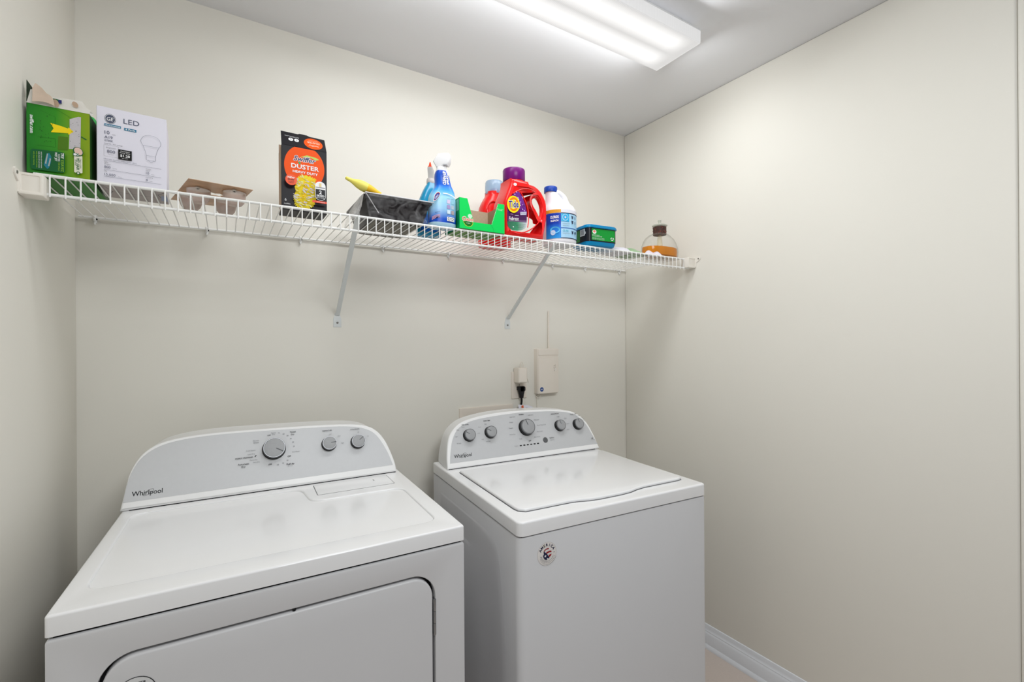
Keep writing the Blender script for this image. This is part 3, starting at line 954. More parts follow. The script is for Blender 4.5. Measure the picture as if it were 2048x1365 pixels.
P.poly([(0.0165, 0.0635), (0.0360, 0.0665), (0.0372, 0.1400), (0.0330, 0.1400), (0.0180, 0.1310), (0.0180, 0.113)], M_pad)
P.poly([(-0.014, 0.1150), (0.004, 0.1120), (0.0155, 0.1090), (0.0160, 0.1120), (0.0245, 0.1040), (0.0160, 0.0950), (0.0155, 0.0985), (-0.013, 0.0945), (-0.0085, 0.104)], M_yel)
P.line([(0.0372, 0.0955), (0.0465, 0.0905)], 0.0022, M_gdark)
rnd = random.Random(4)
for i in range(46):
    u, v = rnd.uniform(-0.032, 0.035), rnd.uniform(0.066, 0.136)
    if u > 0.017 or (abs(v - 0.104) < 0.012 and u > -0.013) or u < -0.01:
        P.ell(u, v, rnd.uniform(.0004, .0009), rnd.uniform(.0004, .0009), M_dark, n=6)
P.poly(round_poly([(-0.0445, 0.0060), (0.0110, 0.0060), (0.0110, 0.0520), (-0.0445, 0.0505)], 0.006), M_gdark)
P.text('TRY', 0.0068, 0.0440, M_white, h=0.0050, rot=-90, bold=.02).text('/ ESSAYEZ', 0.0068, 0.0235, mat('lime_print', (150, 196, 40), .5), h=0.0050, rot=-90)
P.text('SWIFFER', 0.0012, 0.0385, M_white, h=0.0032, rot=-90).text('WET JET', -0.0035, 0.0400, M_white, h=0.0038, rot=-90, bold=.02)
P.text('FOR SPILLS', 0.0012, 0.019, MATS['lime_print'], h=0.0028, rot=-90)
M_teal = mat('teal_print', (30, 120, 140), .4)
P.poly([(-0.0235, 0.0180), (-0.0180, 0.0100), (-0.0150, 0.0130), (-0.0120, 0.0250), (-0.0110, 0.0380), (-0.0145, 0.0460), (-0.0190, 0.0440), (-0.0215, 0.030)], M_teal)
P.poly([(-0.0215, 0.0220), (-0.0195, 0.0205), (-0.0165, 0.0430), (-0.0180, 0.0445)], mat('pad_stripe', (170, 176, 170), .5)).poly([(-0.0165, 0.0170), (-0.0145, 0.0165), (-0.0118, 0.033), (-0.0135, 0.0355)], MATS['pad_stripe'])
for q in range(3):
    P.text('easily cleans dirt and messes', -0.0268 - 0.0036 * q, 0.028, M_white if q < 2 else MATS['lime_print'], w=0.036, h=0.0022, rot=-90)
P.text('with deep cleaning', -0.0385, 0.030, MATS['lime_print'], w=0.030, h=0.0022, rot=-90)
P.text('swiffer.com', -0.0415, 0.1035, M_white, w=0.0400, rot=-90, bold=.02)
P.rrect(0.0265, 0.0105, 0.0405, 0.0500, 0.002, mat('cream_print', (224, 222, 206), .5))
P.text('PET HAIR', 0.0330, 0.0300, M_gdark, w=0.0270, rot=-90, bold=.03).text('TRAP + LOCK', 0.0372, 0.0320, M_gdark, w=0.022, rot=-90).text('& MORE', 0.0292, 0.0330, M_gdark, w=0.013, rot=-90)
P.ell(0.0335, 0.0585, 0.0084, 0.0105, M_gdark, rot=25).ell(0.0338, 0.0590, 0.0068, 0.0088, mat('pinkish_print', (222, 190, 176), .5, var=.2, scale=900), rot=25)
P.rrect(0.0245, 0.0475, 0.0350, 0.0545, 0.002, M_gdark).rrect(0.0258, 0.0485, 0.0300, 0.0535, 0.001, M_white).ring(0.0325, 0.0512, 0.0020, 0.0024, 0.0008, M_white)
P.ell(0.0335, 0.0095, 0.0032, 0.0036, M_gdark).ell(0.0335, 0.0095, 0.0018, 0.0020, MATS['cream_print'])
P.done('front_print', gb)
# refill pack standing in the carton, its rounded top showing
bm = bmesh.new()
slab(bm, FRONT((0, 0, 0)), rrect(-0.028, 0, 0.030, 0.186, (0.003, 0.003, 0.016, 0.016), 6), w0=-0.030, w1=0.0, bev=0.006, seg=3, bevback=True)
rp = finish(bm, 'refill_pack', mat('glossy_green_film', (60, 176, 84), 0.3), None)
rp.location = (-0.3000, 1.5200, DECK + 0.0024)
setprops(rp, 'green refill pack standing inside the torn carton, only its rounded top showing', 'refill pack')

# --- white carton of light bulbs
lb = root('bulb_box', (-0.1885, 1.4318, DECK + 0.0008), 'white cardboard box of four LED light bulbs beside the green carton', 'box', math.radians(2.6))
M_lbox = mat('white_bulb_carton', (226, 224, 236), 0.5, var=0.008)
M_slate = mat('slate_print', (76, 82, 104), 0.5)
M_bbar = mat('blue_bar_print', (44, 118, 152), 0.5)
bm = bmesh.new()
bm_box(bm, -0.0655, 0, 0, 0.0655, 0.130, 0.1800, bev=0.0009, seg=1)
finish(bm, 'carton', M_lbox, lb)
P = Print(Fr((0, 0.13, 0), (1, 0, 0), (0, -1, 0)), w=0.0002)      # underside with its folded flaps
M_fl = mat('grey_flap_seam', (70, 72, 80), .7)
P.rect(-0.064, 0.002, 0.064, 0.128, mat('carton_base_card', (176, 168, 166), .8, var=.06, scale=60))
P.line([(-0.06, 0.064), (0.06, 0.060)], 0.0012, M_fl).line([(-0.058, 0.11), (-0.045, 0.064), (-0.058, 0.01)], 0.001, M_fl).line([(0.060, 0.118), (0.046, 0.09), (0.060, 0.02)], 0.001, M_fl)
P.poly([(0.050, 0.035), (0.064, 0.035), (0.064, 0.085), (0.052, 0.085)], mat('blue_grey_flap', (150, 160, 186), .6))
P.done('base_flaps', lb)
P = Print(FRONT((0, 0, 0)))
def FX(x): return x + 0.1885
P.ell(FX(-.2295), .1535, .0104, .0117, M_slate).ring(FX(-.2295), .1535, .0095, .0107, .0007, M_white)
P.text('GE', FX(-.2295), .1535, M_white, w=.0125, h=.0085, shear=.2, bold=.01)
P.text('LED', FX(-.1905), .1552, M_slate, w=.0295, h=.0125)
P.rect(FX(-.2400), .1352, FX(-.2100), .1408, M_bbar).text('dimmable', FX(-.2250), .1380, M_white, w=.027, h=.0038)
P.rect(FX(-.2040), .1330, FX(-.1812), .1392, M_bbar).text('4 Pack', FX(-.1926), .1361, M_white, w=.019, h=.0038, bold=.01)
P.text('10', FX(-.2395), .1205, M_slate, h=.0082, al='L').text('watts', FX(-.2265), .1175, M_grey, h=.0022, al='L')
P.text('A19', FX(-.2400), .1095, M_slate, h=.0066, al='L').text('2700K', FX(-.2400), .1015, M_slate, h=.0044, al='L')
P.text('long life / low energy', FX(-.2400), .0945, M_grey, w=.033, h=.0026, al='L')
P.ring(FX(-.228), .0, 0, 0, 0, M_grey, n=1)
P.line([(FX(-.2407), .0905), (FX(-.2150), .0905), (FX(-.2150), .0640), (FX(-.2407), .0640), (FX(-.2407), .0905)], .0003, M_grey)
P.text('Brightness', FX(-.2280), .0850, M_grey, w=.017, h=.0026).text('800', FX(-.2280), .0765, M_slate, w=.0145, h=.0070).text('lumens', FX(-.2280), .0695, M_grey, w=.009, h=.0020)
P.rect(FX(-.2150), .0617, FX(-.1900), .0850, M_dark).text('Estimated', FX(-.2025), .0815, M_white, w=.016, h=.0026).text('Energy Cost', FX(-.2025), .0775, M_white, w=.019, h=.0026)
P.text('$1.20', FX(-.2025), .0710, M_white, w=.0180, h=.0058, bold=.02).text('per year', FX(-.2025), .0652, M_white, w=.011, h=.0022)
P.text('Minimum starting temperature -20 C', FX(-.2407), .0575, M_slate, w=.060, h=.0024, al='L')
for v in (.0535, .0320, .0157):
    P.line([(FX(-.2409), v), (FX(-.1335), v)], .0005, M_slate)
P.text('light', FX(-.2400), .0500, M_grey, h=.0030, al='L').text('output', FX(-.2400), .0455, M_grey, h=.0030, al='L').text('800', FX(-.2400), .0385, M_slate, h=.0056, al='L').text('lumens', FX(-.2250), .0368, M_grey, h=.0020, al='L')
P.text('life', FX(-.2400), .0285, M_grey, h=.0030, al='L').text('15,000', FX(-.2400), .0210, M_slate, h=.0058, al='L').text('hours', FX(-.2150), .0190, M_grey, h=.0020, al='L')
P.text('energy', FX(-.1635), .0485, M_grey, h=.0028, al='L').text('used', FX(-.1635), .0440, M_grey, h=.0028, al='L').text('10', FX(-.1630), .0380, M_slate, h=.0056, al='L').text('watts', FX(-.1530), .0362, M_grey, h=.0020, al='L')
P.text('packaging', FX(-.1635), .0285, M_grey, h=.0026, al='L').text('4', FX(-.1640), .0215, M_slate, h=.0062, al='L').text('bulbs', FX(-.1560), .0195, M_grey, h=.0020, al='L')
bl = [(-.0125, -.020)] 
bc = FX(-.1533)
blb = catmull([(bc - .0090, .0805), (bc - .0110, .0905), (bc - .0150, .1030), (bc - .0190, .1110), (bc - .0185, .1190), (bc - .0120, .1275), (bc, .1305), (bc + .0120, .1275), (bc + .0185, .1190), (bc + .0190, .1110), (bc + .0150, .1030), (bc + .0110, .0905), (bc + .0090, .0805)], 3)
P.line([tuple(p) for p in blb], .0005, M_slate).line([(bc - .0155, .1040), (bc + .0155, .1040)], .0005, M_slate)
P.line([(bc - .0090, .0805), (bc + .0090, .0805), (bc + .0090, .0705), (bc, .0655), (bc - .0090, .0705), (bc - .0090, .0805)], .0005, M_slate)
P.line([(bc - .006, .0705), (bc, .0690), (bc + .006, .0705)], .0005, M_slate)
P.done('front_print', lb)

# --- brown moulded bulb tray
et = root('molded_tray', (-0.078, 1.425, DECK + 0.0008), 'small brown moulded tray with round cups, between the bulb box and duster box', 'tray', math.radians(8))
M_tray = mat('brown_marbled_plastic', (196, 158, 126), 0.35, var=0.4, scale=30)
cups = [(0.030, 0.085), (0.109, 0.052), (0.104, 0.165), (0.020, 0.172)]
cr = 0.0285
def circ(c, r, n=20): return [(c[0] + r * math.cos(2 * math.pi * i / n), c[1] + r * math.sin(2 * math.pi * i / n)) for i in range(n)]
tear = [(0.052, 0.105), (0.060, 0.093), (0.069, 0.098), (0.080, 0.090), (0.086, 0.100), (0.094, 0.104), (0.084, 0.112), (0.087, 0.121), (0.074, 0.117), (0.063, 0.121), (0.060, 0.112)]
bm = bmesh.new()
slab(bm, TOPF(0), [(0, 0), (0.145, 0), (0.140, 0.115), (0.122, 0.238), (-0.022, 0.240)], [circ(c, cr) for c in cups] + [tear], w0=0.0385, w1=0.0395)
for c in cups:
    n = 20
    bm_rings(bm, [[(c[0] + r * math.cos(2 * math.pi * i / n), c[1] + r * math.sin(2 * math.pi * i / n), z) for i in range(n)] for r, z in
                  ((cr, 0.0392), (cr * 0.98, 0.036))], False, False)
finish(bm, 'tray_shell', M_tray, et, ang=50)
M_cup = mat('smoky_cup_plastic', (196, 176, 166), 0.25, var=0.22, scale=25, alpha=0.8, spec=0.5)
for c in cups:
    lathe('cup', [(cr * 0.985, 0.0370), (cr * 0.97, 0.030), (cr * 0.93, 0.020), (cr * 0.82, 0.010), (cr * 0.62, 0.003), (cr * 0.35, 0.0)], M_cup, et, c=(c[0], c[1], 0), seg=24, cap0=False)
for c in cups[:2]:
    bm = bmesh.new()
    bm_rings(bm, lathe_pts([(0.0052, 0.0362), (0.0050, 0.0330), (0.0040, 0.0318)], (c[0] - 0.005, c[1] - 0.030, 0), 14))
    ring_o = finish(bm, 'eyelet', mat('pale_tray_ring', (206, 200, 190), 0.4), et)
    lathe('eyelet_hole', [(0.0027, 0.0318), (0.0026, 0.0312)], M_dark, ring_o, c=(c[0] - 0.005, c[1] - 0.030, 0), seg=12)

# --- black and orange duster box
db = root('duster_box', (0.1965, 1.4555, DECK + 0.0008), 'black and orange cardboard duster box picturing a yellow duster, flap raised', 'box')
M_blk = mat('black_carton_print', (30, 28, 33), 0.4, spec=0.2)
M_org = mat('orange_print', (240, 84, 4), 0.45, spec=0.2)
bm = bmesh.new()
bm_box(bm, -0.0600, 0, 0, 0.0600, 0.078, 0.1840, bev=0.0008, seg=1)
finish(bm, 'carton', M_blk, db)
box('kraft_side', (-0.0606, 0.012, 0.004), (-0.0600, 0.074, 0.182), M_card, db)
fr_t = Fr((0, 0.0, 0.1840), (1, 0, 0), (0, 0.50, 0.866))
tf = slab_obj('top_flap', fr_t, [(-0.0600, 0.0), (0.0600, 0.0), (0.0585, 0.0520), (0.0560, 0.0530), (0.016, 0.0545), (0.010, 0.0580), (-0.010, 0.0585), (-0.014, 0.0552), (-0.0590, 0.0560)], M_blk, db, w0=-0.0012, w1=0.0)
box('back_card', (-0.0598, 0.0765, 0.0), (0.0585, 0.0785, 0.2100), M_card, db)
P = Print(fr_t)
P.ell(.0255, .0250, .0255, .0225, M_org).text('DUSTER', .0255, .0290, mat('peach_print', (250, 206, 186), .4), w=.034, h=.0070, rot=180, bold=.02).text('HEAVY DUTY', .0255, .0370, MATS['peach_print'], w=.026, h=.0035, rot=180)
P.text('Swiffer', .0255, .0160, MATS['peach_print'], w=.028, h=.0070, rot=180)
P.ell(-.0345, .0260, .0063, .0063, M_white).ell(-.0195, .0260, .0063, .0063, M_white).text('6', -.0345, .0260, M_ink, h=.006, rot=180).text('E', -.0195, .0260, M_ink, h=.006, rot=180)
P.text('RECHARGES', -.0250, .0370, M_white, w=.024, h=.0036, rot=180).text('refills', -.0430, .0380, M_white, w=.014, h=.0025, rot=180)
P.done('flap_print', db)
P = Print(FRONT((0, 0, 0)))
P.poly([(p[0], min(p[1], 0.1825)) for p in [(0.0 + 0.0535 * math.cos(math.radians(a)), 0.1290 + 0.0620 * math.sin(math.radians(a))) for a in range(0, 360, 6)]], M_org)
M_dnavy = mat('deep_blue_print', (22, 30, 92), .4)
M_leaf = mat('leaf_green_print', (40, 160, 90), .4)
P.poly([(-.012, .1560), (.006, .1645), (.030, .1620), (.040, .1575), (.030, .1540), (.015, .1600)], mat('light_leaf_print', (180, 206, 90), .4))
P.poly([(-.0180, .1430), (-.010, .1410), (-.0135, .1330)], M_leaf)
P.text('Swiffer', .0005, .1515, M_white, w=.0610, h=.0150, shear=.25, bold=.055)
P.text('Swiffer', .0005, .1515, M_dnavy, w=.0590, h=.0145, shear=.25, bold=.015)
P.text('DUSTER', .0015, .1290, M_white, w=.0740, h=.0130, bold=.02)
P.text('HEAVY DUTY', .0020, .1130, M_white, w=.0670, h=.0068, bold=.03)
M_y1, M_y2, M_y3 = mat('duster_yellow', (236, 216, 40), .6, var=.12, scale=300), mat('duster_pale', (226, 224, 170), .6), mat('duster_lilac', (206, 198, 214), .6)
rnd = random.Random(11)
edge = []
for i in range(60):
    a = 2 * math.pi * i / 60
    u, v = 0.004 + 0.029 * math.copysign(abs(math.cos(a)) ** 0.65, math.cos(a)), 0.057 + 0.048 * math.copysign(abs(math.sin(a)) ** 0.65, math.sin(a))
    if v < 0.05: u -= 0.008 * (0.05 - v) / 0.04
    k = 1 + (0.06 if i % 2 else -0.04) + rnd.uniform(-.02, .02)
    edge.append((0.004 + (u - 0.004) * k, max(0.0025, 0.057 + (v - 0.057) * k)))
P.poly(edge, M_y1)
for i in range(170):
    u, v = rnd.uniform(-.026, .030), rnd.uniform(.008, .100)
    if ((u - .004) / .029) ** 4 + ((v - .057) / .047) ** 4 > 0.8: continue
    P.ell(u - (0.006 if v < .05 else 0), v, rnd.uniform(.0025, .0062), rnd.uniform(.0009, .0021), rnd.choice([M_y2, M_y3, M_y3, M_y2, mat('duster_gold', (242, 196, 20), .6), M_y1]), rot=rnd.uniform(-70, 20), n=8)
P.ell(-.0375, .0815, .0150, .0150, mat('orange_red_print', (238, 84, 36), .4)).text('NEW', -.0375, .0880, M_white, w=.018, h=.0048, bold=.03).text('DUST', -.0375, .0820, M_ink, w=.017, h=.0042, bold=.03).text('& ALLERGEN', -.0375, .0765, M_ink, w=.016, h=.0022).text('FIBERS', -.0375, .0730, M_ink, w=.012, h=.0022)
P.poly(rrect(.0250, .0340, .0535, .0885, .0135, 6), M_white).poly(rrect(.0262, .0352, .0523, .0660, (.0125, .0125, 0, 0), 6), M_blk)
P.rect(.0262, .070, .0523, .0725, mat('dusty_shelf_print', (150, 150, 156), .5)).rect(.036, .0735, .042, .084, mat('pale_gold_print', (226, 206, 150), .5))
P.text('2', .0392, .0580, M_white, h=.0105, bold=.03).text('SIDED', .0392, .0475, M_white, w=.0210, h=.0052, bold=.03).text('DUSTING', .0392, .0415, M_white, w=.019, h=.0022, bold=.02)
P.rrect(.0170, .0262, .0565, .0322, .0015, mat('red_orange_print', (230, 72, 40), .4)).text('MULTI-SURFACE', .0400, .0292, M_white, w=.022, h=.0022)
P.text('6', -.0520, .0235, M_white, h=.0075).text('refills', -.0480, .0125, M_white, w=.016, h=.0035)
P.done('front_print', db)

# --- black ribbed tray wrapped in film, yellow handle on top
wt = root('wrapped_tray', (0.463, 1.428, DECK + 0.0008), 'black ribbed plastic tray wrapped in clear film, right of the duster box', 'tray')
M_bt = mat('black_tray_plastic', (36, 32, 34), 0.35, var=0.3, scale=30)
M_rib = mat('grey_rib', (118, 114, 104), 0.5, var=0.1)
def rr3(x0, y0, x1, y1, r, z): return [(a, b, z) for a, b in rrect(x0, y0, x1, y1, r, 5)]
bm = bmesh.new()
bm_rings(bm, [rr3(-0.070, 0.022, 0.084, 0.232, 0.018, 0.0), rr3(-0.076, 0.014, 0.090, 0.238, 0.02, 0.004), rr3(-0.083, 0.011, 0.097, 0.242, 0.02, 0.030), rr3(-0.086, 0.009, 0.100, 0.243, 0.02, 0.032),
              rr3(-0.094, 0.004, 0.108, 0.247, 0.02, 0.064), rr3(-0.106, -0.006, 0.120, 0.256, 0.02, 0.067), rr3(-0.106, -0.006, 0.120, 0.256, 0.02, 0.0735), rr3(-0.100, 0.0, 0.114, 0.250, 0.02, 0.0745),
              rr3(-0.085, 0.012, 0.098, 0.238, 0.02, 0.060)])
finish(bm, 'tray', M_bt, wt, ang=40)
for i in range(6):
    x = -0.060 + 0.026 * i
    box('base_rib', (x - 0.0085, 0.026, -0.0006), (x + 0.0085, 0.226, 0.004), M_rib, wt, bev=0.002)
def film_mat(nm, a0, a1):
    m = bpy.data.materials.new(nm)
    m.use_nodes = True
    nt = m.node_tree
    b = nt.nodes['Principled BSDF']
    b.inputs['Base Color'].default_value = (0.8, 0.8, 0.82, 1)
    b.inputs['Roughness'].default_value = 0.12
    b.inputs['Specular IOR Level'].default_value = 0.9
    tc = nt.nodes.new('ShaderNodeTexCoord')
    nz = nt.nodes.new('ShaderNodeTexNoise')
    nz.inputs['Scale'].default_value = 26
    nz.inputs['Detail'].default_value = 4
    nz.inputs['Distortion'].default_value = 1.6
    nt.links.new(tc.outputs['Object'], nz.inputs['Vector'])
    bp = nt.nodes.new('ShaderNodeBump')
    bp.inputs['Strength'].default_value = 0.9
    bp.inputs['Distance'].default_value = 0.006
    nt.links.new(nz.outputs[0], bp.inputs['Height'])
    nt.links.new(bp.outputs[0], b.inputs['Normal'])
    mr = nt.nodes.new('ShaderNodeMapRange')
    mr.inputs[1].default_value = 0.35
    mr.inputs[2].default_value = 0.75
    mr.inputs[3].default_value = a0
    mr.inputs[4].default_value = a1
    nt.links.new(nz.outputs[0], mr.inputs[0])
    nt.links.new(mr.outputs[0], b.inputs['Alpha'])
    return m
M_film = film_mat('clear_film', 0.0, 0.24)
M_film2 = film_mat('loose_clear_film', 0.5, 0.85)
rnd = random.Random(3)
bm = bmesh.new()
# skin of film over the front wall and top rim
rows = [(-0.012, 0.0745), (-0.0095, 0.064), (-0.004, 0.045), (0.002, 0.030), (0.008, 0.012), (0.014, 0.003)]
cols = 15
g = [[bm.verts.new((-0.106 + 0.226 * c / (cols - 1) + (0.020 * (0.07 - z) / 0.07) * (1 - 2 * c / (cols - 1)), y + rnd.uniform(-.0015, .0015), z)) for c in range(cols)] for y, z in rows]
for a in range(len(rows) - 1):
    for c in range(cols - 1):
        bm.faces.new((g[a][c], g[a][c + 1], g[a + 1][c + 1], g[a + 1][c]))
bmesh.ops.subdivide_edges(bm, edges=bm.edges, cuts=1, use_grid_fill=True)
fo = finish(bm, 'film_wrap', M_film, wt, ang=80)
fo['label'] = 'crumpled clear film'
bm = bmesh.new()
# loose wing of film falling from the left rim to the deck
wing = [[(-0.106, 0.0, 0.0735), (-0.108, 0.05, 0.0735), (-0.106, 0.12, 0.072), (-0.104, 0.2, 0.070)],
        [(-0.109, 0.002, 0.055), (-0.114, 0.05, 0.052), (-0.113, 0.12, 0.05), (-0.110, 0.2, 0.05)],
        [(-0.112, 0.004, 0.034), (-0.121, 0.05, 0.030), (-0.121, 0.12, 0.028), (-0.117, 0.2, 0.03)],
        [(-0.118, 0.006, 0.015), (-0.130, 0.05, 0.012), (-0.128, 0.12, 0.010), (-0.122, 0.2, 0.011)],
        [(-0.114, 0.012, 0.002), (-0.134, 0.05, 0.001), (-0.130, 0.12, 0.001), (-0.120, 0.2, 0.001)]]
wv = [[bm.verts.new(p) for p in r] for r in wing]
for a in range(4):
    for c in range(3):
        bm.faces.new((wv[a][c], wv[a][c + 1], wv[a + 1][c + 1], wv[a + 1][c]))
# crease running down the left corner
fv = [bm.verts.new(p) for p in ((-0.1035, -0.0100, 0.0715), (-0.1000, -0.0105, 0.0715), (-0.0590, 0.0030, 0.0200), (-0.0615, 0.0034, 0.0190))]
bm.faces.new(fv)
bmesh.ops.subdivide_edges(bm, edges=bm.edges, cuts=1, use_grid_fill=True)
fo = finish(bm, 'film_flap', M_film2, wt, ang=80)
fo['label'] = 'loose flap of clear film'
box('film_seal', (-0.104, -0.0095, 0.0735), (0.116, -0.0055, 0.0765), mat('white_film_edge', (226, 226, 230), .3), wt, bev=0.001)
# yellow handle
A, B = Vector((0.3115, 1.452, DECK + 0.1185)), Vector((0.414, 1.452, DECK + 0.0840))
yh = root('duster_wand', A, 'tapered yellow plastic duster wand lying on the film wrapped black tray', 'duster wand')
ax = (B - A).normalized()
ss = ax.cross(Vector((0, 1, 0))).normalized()
tt = ax.cross(ss)
def spin(name, prof, m):
    bm = bmesh.new()
    bm_rings(bm, [[ax * h + ss * (r * math.cos(2 * math.pi * i / 24)) + tt * (r * math.sin(2 * math.pi * i / 24)) for i in range(24)] for r, h in prof])
    return finish(bm, name, m, yh, ang=60)
spin('grip', [(0.0015, -0.003), (0.0045, -0.0015), (0.0055, 0.003), (0.0058, 0.010), (0.0066, 0.016), (0.0092, 0.024), (0.0128, 0.034), (0.0150, 0.045), (0.0156, 0.054), (0.0150, 0.064)], mat('lemon_plastic', (240, 228, 110), .35))
spin('socket', [(0.0147, 0.0635), (0.0140, 0.072), (0.0118, 0.084), (0.0092, 0.096), (0.0078, 0.108)], mat('amber_plastic', (246, 196, 50), .35))

# --- generic moulded bottle: stacked rounded-rectangle sections
def sect(cx, cyy, rx, ry, z, n=2.6, seg=40):
    out = []
    for i in range(seg):
        a = 2 * math.pi * i / seg
        c_, s_ = math.cos(a), math.sin(a)
        out.append((cx + rx * math.copysign(abs(c_) ** (2 / n), c_), cyy + ry * math.copysign(abs(s_) ** (2 / n), s_), z))
    return out
def loft(name, secs, m, parent, seg=40, ang=50):
    bm = bmesh.new()
    bm_rings(bm, [sect(*s, seg=seg) for s in secs])
    return finish(bm, name, m, parent, ang=ang)

# --- blue spray bottle in front
sb_ = root('spray_bottle', (0.6165, 1.443, DECK + 0.0008), 'bleach cleaner spray bottle in a blue and white wrap with white trigger head', 'bottle')
M_bwrap = gradmat('blue_sleeve_print', [(0.0, (10, 60, 180)), (0.13, (16, 84, 200)), (0.30, (150, 200, 236)), (0.50, (164, 220, 244)), (0.62, (60, 160, 228)), (0.72, (16, 96, 214)), (1.0, (10, 66, 178))], 2, 0.0, 0.195, 0.3)
loft('bottle_base', [(0, 0, .042, .028, 0.0), (0, 0, .0455, .031, .003), (0, 0, .046, .0315, .014)], mat('pale_blue_plastic', (170, 206, 226), .25, alpha=1), sb_)
loft('sleeve', [(0, 0, .0460, .0315, .0140), (0, 0, .0465, .0320, .060), (0, 0, .0462, .0315, .092), (0.001, 0, .0430, .0300, .108), (0.003, 0, .0385, .0280, .120), (0.005, 0, .0315, .0250, .132), (0.004, 0, .0270, .0230, .142),
                (0.002, 0, .0255, .0220, .155), (0, 0, .0245, .0215, .168), (-0.001, 0, .0225, .0205, .180), (-0.002, 0, .0180, .0180, .189)], M_bwrap, sb_)
lathe('collar', [(.0165, .187), (.0165, .199), (.0150, .203)], M_white, sb_, c=(-.002, 0, 0))
# trigger head pointing to the viewer's right-front
hd = bmesh.new()
hf = Fr((-0.003, 0, 0), (0.75, -0.66, 0), (0, 0, 1))
slab(hd, hf, [(-.024, .222), (-.012, .200), (.006, .200), (.012, .208), (.026, .206), (.031, .216), (.033, .236), (.030, .246), (.012, .2475), (-.006, .246)], w0=-.0135, w1=.0135, bev=.004, seg=3, bevback=True)
hd_o = finish(hd, 'trigger_head', mat('white_trigger_plastic', (238, 238, 240), .35), sb_)
slab_obj('trigger', hf, [(.010, .206), (.018, .205), (.024, .188), (.026, .172), (.022, .172), (.014, .188)], MATS['white_trigger_plastic'], sb_, w0=-.006, w1=.006, bev=.0015)
# print on the sleeve: wrap a flat layout round the front half of the oval
def wrap(rx, ry, cx=0.0, n=2.6):
    tab = []
    N = 400
    s_ = 0.0
    prev = None
    for i in range(N + 1):
        a = -math.pi + math.pi * i / N
        c_, q_ = math.cos(a), math.sin(a)
        p = Vector((rx * math.copysign(abs(c_) ** (2 / n), c_), ry * math.copysign(abs(q_) ** (2 / n), q_)))
        if prev is not None: s_ += (p - prev).length
        tab.append((s_, p))
        prev = p
    half = s_ / 2
    def f(u, v, w=0.0):
        t = max(0.0, min(2 * half - 1e-6, half + u))
        lo_, hi_ = 0, N
        while hi_ - lo_ > 1:
            mid = (lo_ + hi_) // 2
            if tab[mid][0] <= t: lo_ = mid
            else: hi_ = mid
        a, b = tab[lo_], tab[hi_]
        k = (t - a[0]) / max(1e-9, b[0] - a[0])
        p = a[1] * (1 - k) + b[1] * k
        nn = Vector((p.x / rx ** 2, p.y / ry ** 2)).normalized()
        p = p + nn * (w + 0.0004)
        return Vector((cx + p.x, p.y, v))
    return f
P = Print(wrap(.0466, .0321))
M_pp = [mat('lilac_tile_print', (216, 200, 232), .4), mat('aqua_tile_print', (150, 206, 226), .4), mat('mauve_tile_print', (166, 150, 200), .4), mat('grey_tile_print', (180, 196, 210), .4), mat('white_tile_print', (206, 226, 240), .4), mat('tan_tile_print', (176, 160, 164), .4)]
for i in range(6):
    u0, v0 = 0.004 + 0.015 * (i % 2), 0.077 - 0.017 * (i // 2)
    P.rrect(u0, v0, u0 + .0115, v0 + .0125, .001, M_pp[i])
P.text('KILLS GERMS', .017, .0930, M_slate, w=.026, h=.0022)
P.rect(.0035, .0190, .0315, .0330, M_white, nu=4)
for c_ in (.0105, .0235):
    for k in range(3):
        P.ring(c_, .0270, .0048, .0048, .0018, M_ink, n=5, a0=90 + 120 * k, a1=180 + 120 * k)
P.text('HOW2RECYCLE', .017, .0205, M_ink, w=.024, h=.0018)
P.text('BLEACH', -.0280, .0450, M_slate, w=.016, h=.0032, rot=18)
for k in range(3):
    P.line([(-.046, .028 - .004 * k), (-.034, .034 - .004 * k), (-.020, .0370 - .004 * k)], .0018, mat('pink_streak_print', (226, 170, 176), .4))
P.poly([(-.0360, .0230), (-.028, .0260), (-.024, .0300), (-.030, .0290)], M_navy)
P.done('sleeve_print', sb_)
P = Print(Fr((0, -.0325, 0), (1, 0, 0), (0, 0, 1)), w=-.0002)
P.line([(-.010, .1085), (.004, .1090), (.016, .1065), (.026, .1030), (.034, .0975)], .0030, M_white)
P.poly([(-.0445, .0760), (-.0360, .0800), (-.0225, .0960), (-.0185, .1070), (-.0230, .1110), (-.0320, .1085), (-.0400, .0970)], M_white)
P.poly([(-.0425, .0790), (-.0355, .0820), (-.0240, .0960), (-.0205, .1060), (-.0240, .1090), (-.0315, .1065), (-.0385, .0965)], M_red)
P.poly([(-.0410, .0820), (-.0350, .0840), (-.0250, .0965), (-.0225, .1035), (-.0250, .1060), (-.0315, .1035), (-.0375, .0955)], mat('crest_blue', (40, 70, 160), .4))
P.text('CLOROX', -.0325, .0935, M_white, w=.0190, h=.0045, rot=50, bold=.02)
P.done('crest_print', sb_)
P = Print(Fr((-0.003, -.0240, 0), (1, 0, 0), (0, 0, 1)), w=0)
P.text('CLEAN-UP', .0015, .1620, M_white, w=.0440, h=.0105, rot=90, bold=.05, shear=.15)
P.text('SPRAY', .0130, .1570, M_white, w=.0310, h=.0078, rot=96, bold=.05, shear=.15)
P.done('name_print', sb_)

